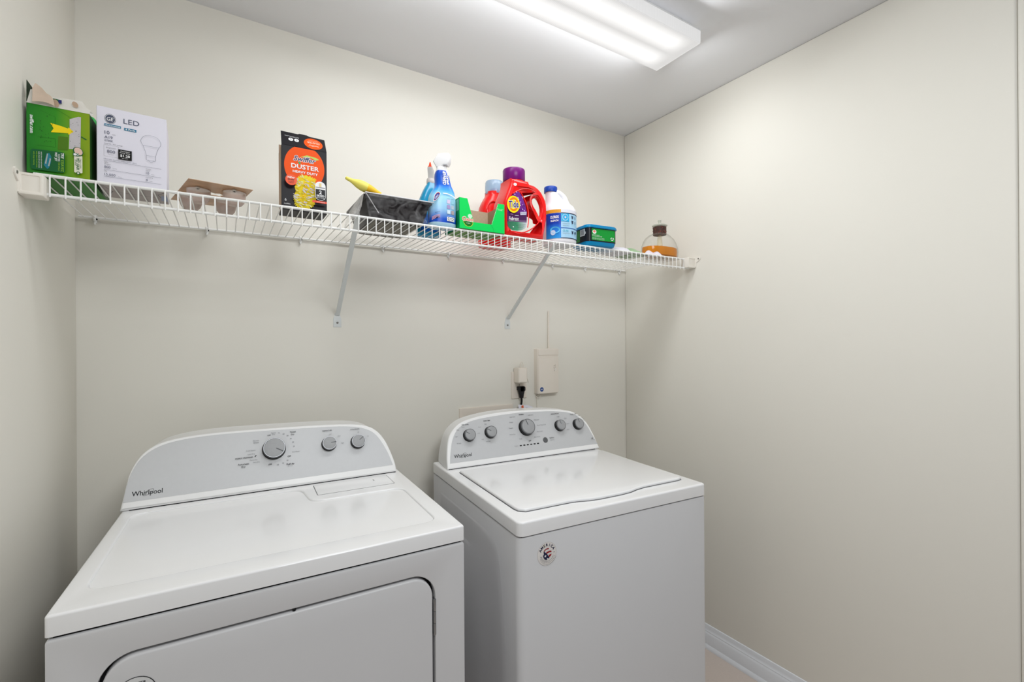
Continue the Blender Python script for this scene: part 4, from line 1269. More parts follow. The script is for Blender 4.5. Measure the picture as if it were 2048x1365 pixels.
# --- teal glass-cleaner bottle behind it
tb = root('spray_bottle', (0.622, 1.580, DECK + 0.0008), 'teal window cleaner spray bottle with clear head and red nozzle, behind the blue one', 'bottle')
M_tl = mat('teal_liquid_plastic', (24, 150, 196), .18, var=.05, coat=.3)
loft('bottle', [(0, 0, .040, .027, 0), (0, 0, .044, .030, .004), (0, 0, .0445, .030, .075), (0, 0, .042, .029, .100), (.002, 0, .035, .026, .130), (.006, 0, .027, .022, .160), (.010, 0, .021, .019, .180), (.011, 0, .0150, .0150, .190), (.011, 0, .0145, .0145, .197)], M_tl, tb)
P = Print(wrap(.0449, .0304))
P.rect(-.040, .012, .040, .072, mat('deep_blue_label', (14, 90, 176), .35), nu=10)
P.poly([(-.040, .018), (-.024, .014), (-.012, .030), (-.020, .050), (-.030, .062), (-.040, .070)], mat('foam_print', (190, 226, 240), .4, var=.2, scale=200))
P.text('WINDEX', .004, .050, M_white, w=.030, h=.008, bold=.03)
P.done('label', tb)
M_cph = mat('clear_grey_plastic', (206, 204, 204), .15, alpha=.75)
lathe('collar', [(.0155, .192), (.0160, .194), (.0160, .203), (.0150, .205), (.0150, .209)], mat('pale_collar_plastic', (214, 206, 204), .3), tb, c=(.011, 0, 0))
th = slab_obj('trigger_head', Fr((.011, 0, 0), (-.5, -.866, 0), (0, 0, 1)), [(-.012, .208), (.010, .208), (.012, .225), (.022, .2380), (.022, .246), (-.020, .246), (-.016, .230)], M_cph, tb, w0=-.0095, w1=.0095, bev=.003, bevback=True)
lathe('nozzle', [(.0085, 0), (.0080, .006), (.0050, .008), (.0035, .016), (.0008, .022)], mat('red_orange_nozzle', (226, 78, 44), .35), tb, c=(.0035, -.012, .2445), seg=4)

# --- green dryer-sheet carton with cut-away front
gn = root('dryer_sheet_box', (0.7500, 1.4060, DECK + 0.0008), 'bright green dryer sheet carton with a cut away front, empty inside', 'box')
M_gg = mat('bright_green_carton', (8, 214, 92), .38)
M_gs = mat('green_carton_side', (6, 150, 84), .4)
gw, gd = 0.0865, 0.120
cut = [(-gw, 0.0), (gw, 0.0), (gw, 0.1035), (0.0605, 0.1030), (0.0345, 0.0280), (0.0330, 0.0270), (-0.0335, 0.0265), (-0.0350, 0.0285), (-0.0575, 0.1030), (-gw, 0.1035)]
slab_obj('front_panel', FRONT((0, 0, 0)), cut, [M_gg], gn, w0=-0.0012, w1=0.0)
box('back_panel', (-gw, gd - 0.0012, 0), (gw, gd, 0.1030), M_card, gn)
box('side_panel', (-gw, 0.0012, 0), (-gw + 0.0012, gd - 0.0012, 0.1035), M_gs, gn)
o = slab_obj('side_panel', Fr((gw, 0, 0), (0, 1, 0), (0, 0, 1)), [(0.0012, 0), (gd - .0012, 0), (gd - .0012, .103), (.10, .103), (.02, .1035), (0.0012, .1035)], mat('kraft_inside', (168, 136, 108), .85, var=.08), gn, w0=-0.0012, w1=0)
box('base_panel', (-gw, 0.0, -0.0002), (gw, gd, 0.001), mat('mixed_base_print', (110, 150, 84), .6, var=.45, scale=28), gn)
P = Print(FRONT((0, 0, 0)))
P.ell(-.0480, .0450, .0085, .0070, mat('pale_spark', (190, 244, 206), .4))
P.poly([(-.0750, .0250), (-.0560, .0290), (-.0360, .0250), (-.0385, .0160), (-.0450, .0105), (-.0560, .0085), (-.0660, .0120)], mat('yellow_green_rim', (190, 214, 60), .4))
P.poly([(-.0735, .0242), (-.0560, .0280), (-.0380, .0242), (-.0405, .0165), (-.0465, .0118), (-.0560, .0100), (-.0650, .0135)], mat('deep_leaf_print', (22, 120, 30), .4))
P.text('Gain', -.0575, .0345, M_white, w=.0420, h=.0140, bold=.06).text('Gain', -.0575, .0345, mat('gain_orange', (238, 100, 50), .4), w=.0395, h=.0125, bold=.015)
P.text('Original', -.0555, .0210, M_white, w=.014, h=.0028)
P.text('PULL HERE', .0700, .0845, M_white, w=.024, h=.0018).text('TO OPEN', .0680, .0805, M_white, w=.018, h=.0018)
for k in range(17):
    P.ell(.0605 - .026 * k / 16, .1020 - .074 * k / 16, .0011, .0011, M_white, n=6)
P.line([(.0330, .0235), (.0400, .013), (.0420, .0010)], .0007, mat('crease_green', (4, 140, 60), .5))
P.done('front_print', gn)
P = Print(Fr((-gw, 0, 0), (0, -1, 0), (0, 0, 1)))
P.rect(-.114, .062, -.006, .099, mat('pale_text_block', (130, 190, 166), .5))
P.done('side_print', gn)

# --- red detergent bottle behind, clear cap
M_tred = mat('glossy_red_plastic', (236, 26, 26), .22, var=.03, coat=.25)
rb = root('detergent_bottle', (0.930, 1.642, DECK + 0.0008), 'smaller red detergent bottle with a clear bluish cap, behind the green carton', 'bottle')
loft('bottle', [(0, 0, .062, .040, 0), (0, 0, .068, .046, .004), (0, 0, .069, .047, .06), (0, 0, .068, .046, .135), (.0, 0, .064, .044, .158), (.0, 0, .055, .041, .178), (.0, 0, .0455, .0385, .195), (0, 0, .0385, .0375, .205), (0, 0, .0365, .0365, .212), (0, 0, .0365, .0365, .222)], M_tred, rb)
bm = bmesh.new()
bm_rings(bm, tube_rings(catmull([(-.052, -.0435, .110), (-.056, -.0430, .140), (-.048, -.0410, .165), (-.028, -.0430, .176), (-.006, -.0440, .168), (.010, -.0450, .145)], 5), .0022, 8))
finish(bm, 'moulded_ridge', M_tred, rb)
def cap_mat():
    m = mat('clear_blue_cap', (150, 184, 216), .12, alpha=.62, coat=.3)
    return m
lathe('cap', [(.0375, .215), (.0378, .240), (.0372, .262), (.0345, .2680), (.0200, .2690)], cap_mat(), rb)
lathe('pour_spout', [(.020, .220), (.018, .236), (.012, .240)], mat('magenta_spout', (176, 60, 120), .3), rb)

# --- large red detergent bottle, purple cap
td = root('detergent_bottle', (0.9310, 1.408, DECK + 0.0008), 'large red detergent bottle with purple cap, handle and round yellow label', 'bottle')
def TX(pts): return [(x - 0.9310, max(0.0, z - 0.0008)) for x, z in pts]
t_out = TX([(0.8440, 0.0010), (0.8425, 0.0150), (0.8415, 0.0600), (0.8410, 0.1060), (0.8425, 0.1230), (0.8560, 0.1560), (0.8680, 0.1850), (0.8705, 0.1985), (0.8705, 0.2080), (0.9465, 0.2080), (0.9470, 0.2020), (0.9500, 0.1985), (0.9681, 0.1939),
            (0.9844, 0.1845), (0.9975, 0.1745), (1.0090, 0.1587), (1.0172, 0.1450), (1.0205, 0.1332), (1.0215, 0.1080), (1.0215, 0.0813), (1.0165, 0.0356), (1.0120, 0.0150), (1.0100, 0.0010)])
t_hole = TX([tuple(p) for p in catmull([(0.9759, 0.1500), (0.9672, 0.1452), (0.9630, 0.1379), (0.9643, 0.1275), (0.9691, 0.1170), (0.9756, 0.1060), (0.9846, 0.0905), (0.9890, 0.0830), (0.9930, 0.0850), (0.9965, 0.0960), (0.9985, 0.1080), (0.9975, 0.1230), (0.9922, 0.1360), (0.9850, 0.1460)], 2, True)])
t_hole = [(0.0505 + (u - 0.0505) * 1.12, 0.1170 + (v - 0.1170) * 1.10) for u, v in t_hole]
DT = 0.094
bm = bmesh.new()
def sstep(x, a, b):
    t = max(0.0, min(1.0, (x - a) / (b - a)))
    return t * t * (3 - 2 * t)
def tfn(u, v, w):
    t = sstep(u, 0.014, 0.048) * sstep(v, 0.030, 0.075)
    k = 1 - 0.76 * t
    return Vector((u + (.931 + u) * .0254 * t, -(-DT / 2 + (w + DT / 2) * k), v + (.3755 + v) * .0254 * t))
slab(bm, None, t_out, [t_hole], w0=-DT, w1=0.0, bev=0.016, seg=5, bevback=True, fn=tfn)
finish(bm, 'bottle', M_tred, td, ang=60)
lathe('neck', [(.0375, .190), (.0372, .2120)], M_tred, td, c=(-.0225, DT / 2, 0))
M_pur = mat('purple_cap', (112, 12, 112), .28, var=.03)
lathe('cap', [(.0400, .2090), (.0412, .2110), (.0412, .2490), (.0395, .2530), (.0200, .2545)], M_pur, td, c=(-.0225, DT / 2 + .002, 0), seg=40)
F0 = FRONT((0, -0.0002, 0))
# moulded rings round label and handle
bm = bmesh.new()
bm_rings(bm, tube_rings([tfn(x, z, .0002) for x, z in [tuple(p) for p in catmull(TX([(0.9250, 0.0150), (0.8980, 0.0105), (0.8760, 0.0120), (0.8570, 0.0190)]), 5)]], .0016, 8))
bm_rings(bm, tube_rings([tfn(x, z, .0002) for x, z in [tuple(p) for p in catmull(TX([(0.9030, 0.0130), (0.9300, 0.0210), (0.9560, 0.0360), (0.9830, 0.0600), (0.9990, 0.0850), (1.0045, 0.1080), (1.0010, 0.1330), (0.9900, 0.1540), (0.9700, 0.1690), (0.9450, 0.1760), (0.9200, 0.1740), (0.8950, 0.1640), (0.8720, 0.1490)]), 5)]], .0020, 8))
bm_rings(bm, tube_rings([tfn(x, z, .0002) for x, z in [tuple(p) for p in catmull(TX([(0.9060, 0.1600), (0.9200, 0.1400), (0.9330, 0.1150), (0.9390, 0.0850), (0.9390, 0.0550), (0.9350, 0.0370)]), 5)]], .0022, 8))
finish(bm, 'moulded_ridge', M_tred, td)
lab = TX([(0.8885, 0.1600), (0.8808, 0.1542), (0.8700, 0.1434), (0.8575, 0.1290), (0.8500, 0.1139), (0.8490, 0.0800), (0.8490, 0.0400), (0.8524, 0.0300), (0.8600, 0.0225), (0.8720, 0.0185), (0.8900, 0.0190), (0.9080, 0.0230), (0.9220, 0.0300), (0.9290, 0.0390), (0.9312, 0.0560), (0.9322, 0.0900), (0.9242, 0.1189), (0.9149, 0.1399), (0.9056, 0.1530), (0.8970, 0.1610)])
M_lpur = mat('label_purple', (112, 44, 140), .35, var=.05)
P = Print(F0, w=.0003)
P.poly(lab, M_lpur)
P.poly(TX([(0.8495, 0.0400), (0.8524, 0.0300), (0.8600, 0.0225), (0.8720, 0.0185), (0.8900, 0.0190), (0.9080, 0.0230), (0.9220, 0.0300), (0.9290, 0.0390), (0.9311, 0.0545), (0.8495, 0.0480)]), gradmat('label_green_silver', [(0, (60, 110, 90)), (.5, (70, 150, 110)), (1, (200, 206, 212))], 0, -.08, .0, .3))
P.poly(TX([(0.8492, 0.0800), (0.9318, 0.0840), (0.9314, 0.0560), (0.8492, 0.0475)]), mat('label_plum', (84, 42, 96), .35))
rnd = random.Random(8)
M_fl2 = [mat('flower_violet', (92, 30, 150), .4), mat('flower_lilac', (226, 170, 240), .4), mat('flower_dark', (52, 20, 84), .4), mat('flower_pink', (244, 210, 248), .4)]
for i in range(90):
    u, v = rnd.uniform(.8600, .9300), rnd.uniform(.092, .158)
    lim = .9322 - max(0, (v - .09)) * .50
    if u > lim - .002 or (v > .128 and u < .8885 - (.160 - v) * .9): continue
    P.ell(u - .9310, v, rnd.uniform(.0012, .0034), rnd.uniform(.0010, .0024), M_fl2[rnd.randrange(4)], rot=rnd.uniform(0, 180), n=7)
cu, cv = .8715 - .9310, .1090
P.ell(cu, cv, .0262, .0305, mat('bull_yellow', (252, 222, 20), .35), rot=-14, n=40)
P.ring(cu + .0005, cv + .0005, .0205, .0250, .0080, mat('bull_orange', (240, 124, 24), .35), rot=-14, n=40)
P.ell(cu, cv, .0132, .0178, MATS['bull_yellow'], rot=-14, n=30)
P.text('Tide', cu + .0005, cv + .0010, M_white, w=.0405, h=.0260, rot=10, bold=.05, shear=.12)
P.text('Tide', cu + .0005, cv + .0010, mat('tide_navy', (26, 34, 120), .35), w=.0385, h=.0245, rot=10, bold=.02, shear=.12)
P.text('Febreze', .8715 - .9310, .0590, M_white, w=.0410, h=.0125, rot=5, bold=.01, shear=.25)
P.text('PLUS', .8640 - .9310, .0730, MATS['flower_lilac'], w=.010, h=.0032)
P.line([(.8760 - .9310, .0700), (.8920 - .9310, .0712)], .0012, M_white).line([(.8500 - .9310, .0470), (.9300 - .9310, .0560)], .0008, M_white)
P.poly(TX([(0.8990, 0.0750), (0.9240, 0.0790), (0.9255, 0.0900), (0.8992, 0.0860)]), mat('label_grey_box', (196, 196, 214), .35)).text('48 LOADS', .9120 - .9310, .0826, M_slate, w=.020, h=.0040, rot=7)
for k in range(3):
    P.text('FRESH LAVENDER DETERGENT', .8990 - .9310, .0415 - .0060 * k, mat('label_dim_green', (44, 84, 70), .4), w=.044 - .010 * k, h=.0030, rot=5)
P.ell(.8690 - .9310, .0285, .0022, .0022, M_white)
P.done('label', td)
P = Print(F0, w=.0003)
P.ell(.8830 - .9310, .1835, .0070, .0052, M_white, rot=12).text('HE', .8825 - .9310, .1832, M_slate, w=.005, h=.003)
P.done('badge_print', td)

# --- white bleach jug
bj = root('bleach_jug', (1.1330, 1.4800, DECK + 0.0008), 'white bleach jug with blue cap and blue wraparound label, right of red bottle', 'jug')
M_jug = mat('white_jug_plastic', (240, 239, 244), .35, var=.01)
loft('jug', [(0, 0, .060, .060, 0, 2.0), (0, 0, .0665, .0665, .005, 2.0), (0, 0, .0680, .0680, .012, 2.0), (0, 0, .0685, .0685, .060, 2.0), (0, 0, .0685, .0685, .122, 2.0), (0, 0, .0665, .0665, .138, 2.0), (-.002, 0, .0590, .0600, .152, 2.0), (-.012, 0, .0440, .0480, .166, 2.0),
             (-.024, 0, .0330, .0360, .180, 2.0), (-.032, 0, .0260, .0280, .196, 2.0), (-.0385, 0, .0225, .0230, .206, 2.0), (-.040, 0, .0215, .0215, .214, 2.0)], M_jug, bj)
bm = bmesh.new()
bm_rings(bm, tube_rings(catmull([(-.034, -.010, .198), (-.022, -.014, .2065), (-.004, -.016, .202), (.012, -.018, .190), (.020, -.020, .174), (.028, -.022, .158), (.036, -.022, .140)], 5), [.0085] * 3 + [.0105] * 25 + [.012] * 3, 14))
finish(bm, 'handle', M_jug, bj, ang=70)
lathe('cap', [(.0258, .206), (.0262, .208), (.0262, .2250), (.0245, .2275), (.012, .2280)], mat('royal_blue_cap', (22, 64, 160), .35), bj, c=(-.040, 0, 0), seg=36)
P = Print(lambda u, v, w=0: Vector(((.0690 + w) * math.sin(u / .069), -(.0690 + w) * math.cos(u / .069), v)))
M_b1 = gradmat('bleach_label_blue', [(0, (40, 150, 226)), (.45, (20, 110, 214)), (.6, (12, 60, 176)), (1, (8, 54, 170))], 2, .018, .115, .35)
M_b2 = mat('pale_label_blue', (168, 212, 240), .4)
sL = -.100
P.rect(sL, .0180, .0700, .1150, M_b1, nu=22)
x0 = -.0370
P.rect(x0, .0200, .0680, .1130, M_b2, nu=14)
P.rect(sL, .1165, x0, .1290, mat('gold_label_band', (224, 158, 44), .4), nu=8).rect(x0, .1165, .0680, .1290, mat('grey_white_band', (222, 222, 232), .4), nu=12)
P.rect(x0, .1130, .0680, .1160, M_navy, nu=12).rect(x0, .0560, .0680, .0590, mat('mid_blue_line', (40, 90, 170), .4), nu=12).rect(x0, .0180, .0680, .0205, M_navy, nu=12)
P.rect(x0, .0820, x0 + .0330, .1130, mat('cyan_tile_print', (50, 170, 220), .4), nu=5).ell(x0 + .0170, .0985, .0115, .0125, M_white, n=20).ell(x0 + .0170, .0985, .0035, .0040, mat('pale_pink_print', (224, 206, 226), .4), n=10)
P.text('CLOROX', -.062, .100, M_white, w=.034, h=.010, bold=.04).text('BLEACH', -.062, .086, M_white, w=.030, h=.007, bold=.03)
P.ell(-.060, .050, .020, .013, mat('splash_print', (90, 190, 240), .4)).ell(-.068, .040, .010, .010, mat('pale_splash_print', (200, 220, 246), .4))
for k, v in enumerate((.1010, .0820, .0420)):
    P.poly([(.006, v + .006), (.010, v + .0045), (.013, v + .0045), (.017, v + .006), (.0165, v + .002), (.0145, v + .002), (.014, v - .006), (.009, v - .006), (.0085, v + .002), (.0065, v + .002)], M_navy)
    P.rect(.0185, v - .0005, .021, v + .0005, M_slate)
    P.ring(.0285, v, .0040, .0055, .0014, M_slate, n=12) if k < 2 else P.rrect(.0250, v - .005, .0325, v + .005, .001, M_navy)
P.text('WHITENS & BRIGHTENS', -.0180, .0740, M_grey, w=.030, h=.0030).text('REMOVES STAINS', -.0180, .0660, M_grey, w=.026, h=.0030)
P.text('CL-AS', -.0200, .0470, mat('teal_letters', (60, 170, 190), .4), w=.022, h=.0070, bold=.02).text('LAUNDRY GUIDE', -.0160, .0360, M_grey, w=.030, h=.0030)
P.done('label', bj)

# --- teal tub
tu = root('pod_tub', (1.2190, 1.4060, DECK + 0.0008), 'teal and black plastic tub with green labels and teal lid, right of bleach jug', 'tub', math.radians(-4.5))
M_tu1, M_tu2 = mat('teal_tub_plastic', (10, 132, 184), .3), mat('black_tub_sleeve', (22, 22, 30), .3)
tw, tdp = .146, .115
bm = bmesh.new()
bm_rings(bm, [rr3(.010, .010, tw - .014, tdp - .010, .012, 0), rr3(.003, .003, tw - .006, tdp - .003, .016, .004), rr3(.000, .000, tw - .002, tdp, .018, .014), rr3(-.001, -.001, tw, tdp + .001, .018, .0745)])
finish(bm, 'tub', M_tu1, tu, ang=40)
bm = bmesh.new()
q = rrect(-.0012, -.0012, tw + .0004, tdp + .0012, .018, 6)
bm_rings(bm, [[(a, b, .0190) for a, b in q], [(a, b, .0720) for a, b in q]], True, True)
finish(bm, 'sleeve', M_tu2, tu, ang=40)
bm = bmesh.new()
bm_rings(bm, [rr3(-.004, -.004, tw + .004, tdp + .004, .021, .0720), rr3(-.0055, -.0055, tw + .0055, tdp + .0055, .022, .0735), rr3(-.0055, -.0055, tw + .0055, tdp + .0055, .022, .0775), rr3(-.0035, -.0035, tw + .0035, tdp + .0035, .02, .0785),
              rr3(-.003, -.003, tw + .003, tdp + .003, .02, .0830), rr3(-.001, -.001, tw + .001, tdp + .001, .02, .0850), rr3(.02, .02, tw - .02, tdp - .02, .02, .0858)])
finish(bm, 'lid', M_tu1, tu, ang=30)
P = Print(FRONT((0, -.0012, 0)))
M_tg = mat('tub_green_label', (10, 150, 52), .38)
P.rect(.0175, .0235, .1330, .0690, M_tg)
P.ell(.0310, .0565, .0095, .0082, M_white).ell(.0305, .0580, .0060, .0050, mat('salmon_print', (232, 130, 110), .4))
P.text('RECYCLABLE', .0200, .0440, M_white, w=.036, h=.0030, al='L').text('IN STORE PACK TUB', .0200, .0392, M_white, w=.048, h=.0030, al='L')
for k in range(3):
    P.text('keep lid tightly closed away from children', .0200, .0330 - .0028 * k, M_white, w=.060, h=.0018, al='L')
for k in range(3):
    P.ring(.1190, .0345, .0085, .0062, .0026, M_white, n=4, a0=100 + 120 * k, a1=190 + 120 * k)
P.text('2', .1190, .0345, M_white, h=.004)
P.done('front_label', tu)
P = Print(Fr((-.0012, 0, 0), (0, -1, 0), (0, 0, 1)))
P.rect(-.104, .0235, -.052, .0690, mat('tub_side_label', (24, 120, 50), .4, var=.3, scale=90))
P.rect(-.050, .0430, -.0185, .0690, M_white)
for k in range(14):
    P.rect(-.0485 + .0021 * k, .0455, -.0485 + .0021 * k + (.0011 if k % 3 else .0006), .0670, M_ink)
P.rect(-.0185, .0480, -.0105, .0560, M_white).rect(-.0160, .0500, -.0130, .0540, M_ink)
P.done('barcode_label', tu)

# --- limp plastic packets
def packet(name, loc, w, d, h, seed, m, label, rz=0.0):
    rnd = random.Random(seed)
    r = root(name, loc, label, 'packet', rz)
    nx, ny = 12, 9
    bm = bmesh.new()
    top, bot = [], []
    for j in range(ny):
        rt_, rb_ = [], []
        for i in range(nx):
            u, v = i / (nx - 1), j / (ny - 1)
            e = max(0.0, (1 - abs(2 * u - 1) ** 3) * (1 - abs(2 * v - 1) ** 3))
            z = h * e * (0.55 + 0.45 * math.sin(5 * u + seed) * math.cos(4 * v + seed * 2)) + rnd.uniform(0, .0015)
            x, y = (u - .5) * w + rnd.uniform(-.002, .002), (v - .5) * d + rnd.uniform(-.002, .002)
            rt_.append(bm.verts.new((x, y, max(.0012, z))))
            rb_.append(bm.verts.new((x, y, 0)))
        top.append(rt_); bot.append(rb_)
    for j in range(ny - 1):
        for i in range(nx - 1):
            bm.faces.new((top[j][i], top[j][i + 1], top[j + 1][i + 1], top[j + 1][i]))
            bm.faces.new((bot[j + 1][i], bot[j + 1][i + 1], bot[j][i + 1], bot[j][i]))
    bd_t = top[0] + [r_[-1] for r_ in top[1:]] + top[-1][::-1][1:] + [r_[0] for r_ in top[::-1]][1:-1]
    bd_b = bot[0] + [r_[-1] for r_ in bot[1:]] + bot[-1][::-1][1:] + [r_[0] for r_ in bot[::-1]][1:-1]
    for i in range(len(bd_t)):
        j = (i + 1) % len(bd_t)
        bm.faces.new((bd_t[j], bd_t[i], bd_b[i], bd_b[j]))
    finish(bm, 'bag', m, r, ang=70)
    return r
M_bag = mat('white_plastic_film', (230, 228, 238), .3, var=.03, bump=.4, bscale=40)
M_bag2 = mat('green_white_film', (150, 184, 140), .35, var=.45, scale=22, bump=.4, bscale=40)
packet('plastic_packet', (1.440, 1.480, DECK + .0008), .105, .115, .050, 2, M_bag, 'crumpled white plastic packet lying flat just right of the teal tub', .15)
packet('plastic_packet', (1.538, 1.490, DECK + .0008), .100, .120, .038, 5, M_bag2, 'flat green and white plastic packet between two white packets', .05)
packet('plastic_packet', (1.618, 1.436, DECK + .0008), .080, .046, .036, 9, mat('lilac_white_film', (232, 226, 238), .3, var=.04, bump=.4, bscale=40), 'small white plastic packet lying in front of the glass decanter', -.05)

# --- glass decanter
gd_ = root('glass_decanter', (1.7020, 1.4660, DECK + 0.0008), 'clear round glass bottle half filled with amber liquid at shelf right end', 'decanter')
def glass_mat(name, rgb, dens=0):
    m = bpy.data.materials.new(name)
    m.use_nodes = True
    nt = m.node_tree
    b = nt.nodes['Principled BSDF']
    b.inputs['Base Color'].default_value = tuple(lin(v) for v in rgb) + (1,)
    b.inputs['Roughness'].default_value = 0.02
    b.inputs['Transmission Weight'].default_value = 1.0
    b.inputs['IOR'].default_value = 1.45
    return m
M_gl = mat('clear_glass', (150, 152, 142), .03, alpha=.1, spec=.8)
_nt = M_gl.node_tree
_lw = _nt.nodes.new('ShaderNodeLayerWeight')
_lw.inputs[0].default_value = 0.35
_mr = _nt.nodes.new('ShaderNodeMapRange')
_mr.inputs[1].default_value = 0.35
_mr.inputs[2].default_value = 1.0
_mr.inputs[3].default_value = 0.06
_mr.inputs[4].default_value = 0.75
_nt.links.new(_lw.outputs[1], _mr.inputs[0])
_nt.links.new(_mr.outputs[0], _nt.nodes['Principled BSDF'].inputs['Alpha'])
n_ = 2.4
loft('bottle', [(0, 0, .090, .048, 0, n_), (0, 0, .0985, .055, .006, n_), (0, 0, .1005, .056, .030, n_), (0, 0, .0985, .055, .048, n_), (0, 0, .090, .050, .070, n_), (0, 0, .076, .044, .088, n_), (0, 0, .058, .037, .101, n_), (0, 0, .040, .031, .109, n_), (0, 0, .029, .027, .113, 2), (0, 0, .0275, .0265, .148, 2)], M_gl, gd_)
loft('amber_liquid', [(0, 0, .086, .044, .005, n_), (0, 0, .0940, .050, .009, n_), (0, 0, .0960, .0515, .030, n_), (0, 0, .0945, .0505, .0450, n_)], mat('amber_spirit', (214, 128, 0), .1, var=.12, scale=20), gd_)
lathe('inner_column', [(.014, .005), (.015, .03), (.012, .07), (.009, .1), (.0085, .112)], mat('pale_glass_column', (226, 220, 180), .1, alpha=.35), gd_, seg=20)
bm = bmesh.new()
rnd = random.Random(6)
bm_rings(bm, lathe_pts([(.0290, .1060), (.0295, .1065), (.0295, .1420), (.0282, .1425)], (0, 0, 0), 30))
bandm = mat('dark_mottled_neck_band', (70, 46, 40), .6, var=.9, scale=120)
finish(bm, 'neck_band', bandm, gd_)
bm = bmesh.new()
for k in range(46):
    a, z = rnd.uniform(0, 2 * math.pi), rnd.uniform(.108, .141)
    c = Vector((.0288 * math.cos(a), .0288 * math.sin(a), z))
    rr = rnd.uniform(.0018, .0036)
    bm_rings(bm, lathe_pts([(rr * .3, -rr * .8), (rr, 0), (rr * .3, rr * .8)], c, 6))
o = finish(bm, 'bead_trim', mat('rust_red_beads', (120, 62, 50), .5, var=.6, scale=80), gd_)
o['kind'] = 'stuff'
lathe('stopper', [(.024, .1425), (.0335, .1460), (.0345, .1500), (.0320, .1530), (.0120, .1550), (.0075, .1580), (.0070, .1680), (.0082, .1720), (.0060, .1760)], mat('grey_glass_stopper', (196, 200, 186), .1, alpha=.55, spec=.8), gd_, seg=28)

# ------------------------------------------------------------------ wall devices
M_out = mat('almond_outlet_plastic', (232, 223, 212), .4, var=.01)
ol = root('wall_outlet', (1.1635, YB, 1.1850), 'almond duplex outlet plate on the back wall behind the washer', 'outlet')
slab_obj('cover_plate', FRONT((0, 0, 0)), rrect(-.0415, -.0625, .0415, .0625, .003, 3), M_out, ol, w0=-.0005, w1=.0055, bev=.0025, seg=3)
for s in (-1, 1):
    slab_obj('socket', FRONT((0, -.0055, s * .0195)), rrect(-.0165, -.0140, .0165, .0140, .009, 5), M_out, ol, w0=-.0003, w1=.0012, bev=.0005)
lathe('screw', [(.0028, 0), (.0026, .001)], M_screw, ol, c=(0, -.0055, 0), seg=10, axis='Y')
ad = root('plug_adapter', (1.1575, YB - .0068, 1.2325), 'boxy white power adapter plugged into the top socket of the outlet', 'adapter')
slab_obj('adapter_body', FRONT((0, 0, 0)), rrect(-.0235, -.0340, .0235, .0340, .003, 3), M_almond, ad, w0=0.0, w1=.042, bev=.004, seg=3)
tube('cord', catmull([(.005, -.012, .0330), (.004, -.014, .052), (.010, -.013, .060), (.018, -.010, .054), (.024, -.008, .038), (.030, -.004, .012), (.040, -.0015, -.005), (.052, 0.002, -.022), (.060, .004, -.040)], 5), .0013, M_almond, ad, 6)
pp = root('power_plug', (1.1650, YB - .0068, 1.1700), 'black washer power plug and cord in the bottom socket of the outlet', 'plug')
bm = bmesh.new()
bm_rings(bm, [[(-.0195 * a, -y, .010 * b) for a, b in rrect(-1, -1, 1, 1, .5, 4)] for y in (0.0,)] and [[(.0185 * k * a, -d, .0105 * j * b + z) for a, b in rrect(-1, -1, 1, 1, .4, 4)] for d, k, j, z in ((0.0, .95, .9, 0), (.012, 1.0, 1.0, 0), (.022, .95, .95, -.002))])
bm_rings(bm, [[(.0185 * k * a, -.014 + .008 * b, z) for a, b in rrect(-1, -1, 1, 1, .5, 4)] for k, z in ((1.0, .008), (.98, -.004), (.62, -.026), (.42, -.044))])
finish(bm, 'plug_body', mat('black_rubber', (26, 25, 28), .5), pp, ang=50)
tube('cord', catmull([(0, -.014, -.040), (.001, -.014, -.060), (-.002, -.012, -.090), (-.004, -.012, -.125), (-.010, -.02, -.20), (-.015, -.03, -.32)], 5), .0048, MATS['black_rubber'], pp, 10)
tg = root('instruction_tag', (1.1720, YB - .0300, 1.0725), 'white paper tag with an orange mark hanging on the black power cord', 'tag')
sheet('tag_paper', Fr((0, 0, 0), (1, .05, 0), (0, .25, 1)), [(-.032, -.045), (.070, -.060), (.078, -.020), (.048, .010), (.020, .0185), (.004, .020), (-.024, .026)], mat('tag_paper_white', (228, 228, 240), .6), tg, .0005, lambda u, v: .004 * math.sin(u * 60))
P = Print(Fr((0, -.0052, 0), (1, .05, 0), (0, .25, 1)))
P.rect(-.0135, -.02, -.0025, .0205, mat('orange_tag_mark', (224, 110, 60), .5)).line([(-.009, .001), (-.0085, .017)], .0022, M_red)
for k in range(4):
    P.text('WARNING read all instructions', .026, .006 - .006 * k, M_grey, w=.036, h=.0024, rot=-12)
P.done('tag_print', tg)
at = root('alarm_transmitter', (1.3150, YB, 1.2450), 'almond wall mounted alarm box with upright antenna and round blue badge', 'alarm box')
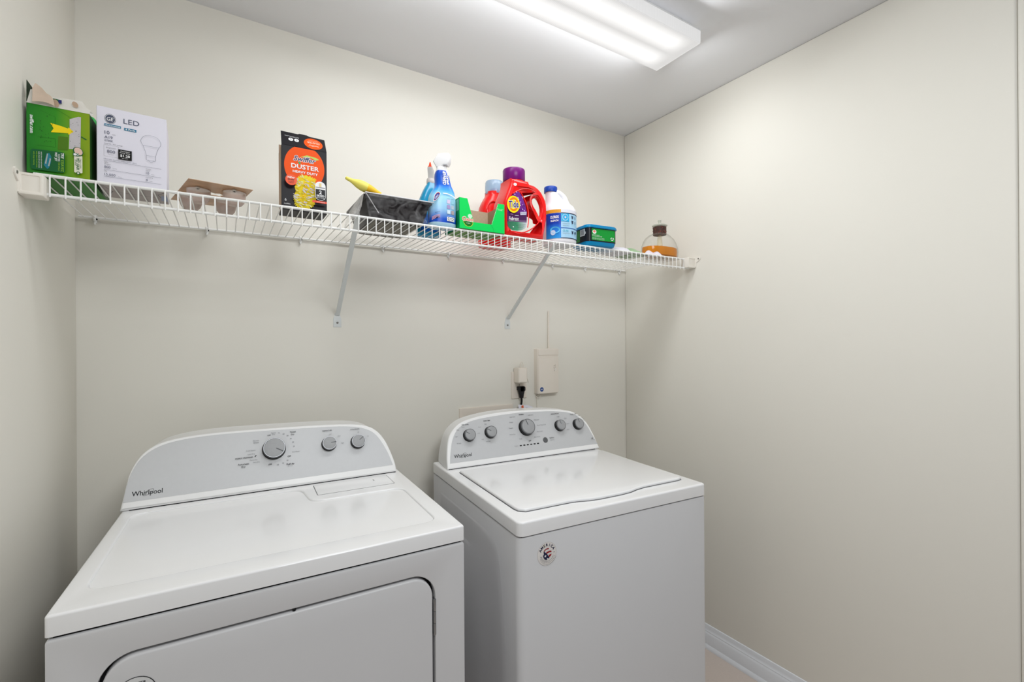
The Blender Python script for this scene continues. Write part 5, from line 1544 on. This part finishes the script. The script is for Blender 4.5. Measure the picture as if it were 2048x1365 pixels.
slab_obj('housing', FRONT((0, 0, 0)), rrect(-.0640, -.1080, .0570, .1080, .005, 3), M_almond, at, w0=-.0005, w1=.0300, bev=.004, seg=3)
slab_obj('top_cover', FRONT((0, -.0300, 0)), rrect(-.0600, .0760, .0575, .1060, .003, 3), M_almond, at, w0=-.001, w1=.0030, bev=.0012)
slab_obj('front_cover', FRONT((0, -.0300, 0)), rrect(-.0600, -.1050, .0570, .0650, .004, 3), M_almond, at, w0=-.001, w1=.0030, bev=.0012)
tube('antenna', [(.0150, -.010, .104), (.0150, -.0095, .150), (.0185, -.006, .290)], [.0042, .0036, .0034], M_almond, at, 10)
P = Print(FRONT((0, -.0330, 0)))
P.ell(-.0430, -.0850, .0105, .0105, mat('badge_blue', (24, 66, 140), .4)).text('ADT', -.0430, -.0850, M_white, w=.013, h=.006, bold=.02)
P.done('round_badge', at)
P = Print(FRONT((0, -.0330, 0)))
for u, v in ((.030, .025), (.036, .028), (.029, .018), (.036, .019), (.030, .010), (.031, .001)):
    P.ell(u, v, .0016, .0018, mat('brown_dot', (92, 66, 44), .6), n=8)
for u, v in ((.038, .012), (.036, .004), (.040, .007)):
    P.ell(u, v, .0018, .0014, M_white, n=8)
P.done('speaker_dots', at)
tube('cable', catmull([(-.058, -.004, -.104), (-.060, -.008, -.118), (-.048, -.012, -.128), (-.038, -.010, -.118), (-.046, -.006, -.112), (-.052, -.004, -.125), (-.050, -.003, -.16), (-.046, -.003, -.24)], 5), .0014, M_almond, at, 6)
ws = root('water_supply_box', (1.0000, YB, 1.0500), 'almond washer supply box frame on the back wall, mostly hidden by the washer', 'supply box')
slab_obj('frame', FRONT((0, 0, 0)), rrect(-.143, -.10, .128, .0500, .003, 3), M_out, ws, holes=[rrect(-.121, -.085, .106, .0060, .003, 3)], w0=-.0005, w1=.008, bev=.003, seg=2)
box('recess_back', (-.121, -.003, -.085), (.106, -.0005, .006), mat('shaded_recess', (120, 112, 100), .7), ws)
lathe('valve_knob', [(.010, 0), (.011, .012), (.007, .016)], M_dark, ws, c=(-.092, -.004, -.009), seg=14, axis='Y')
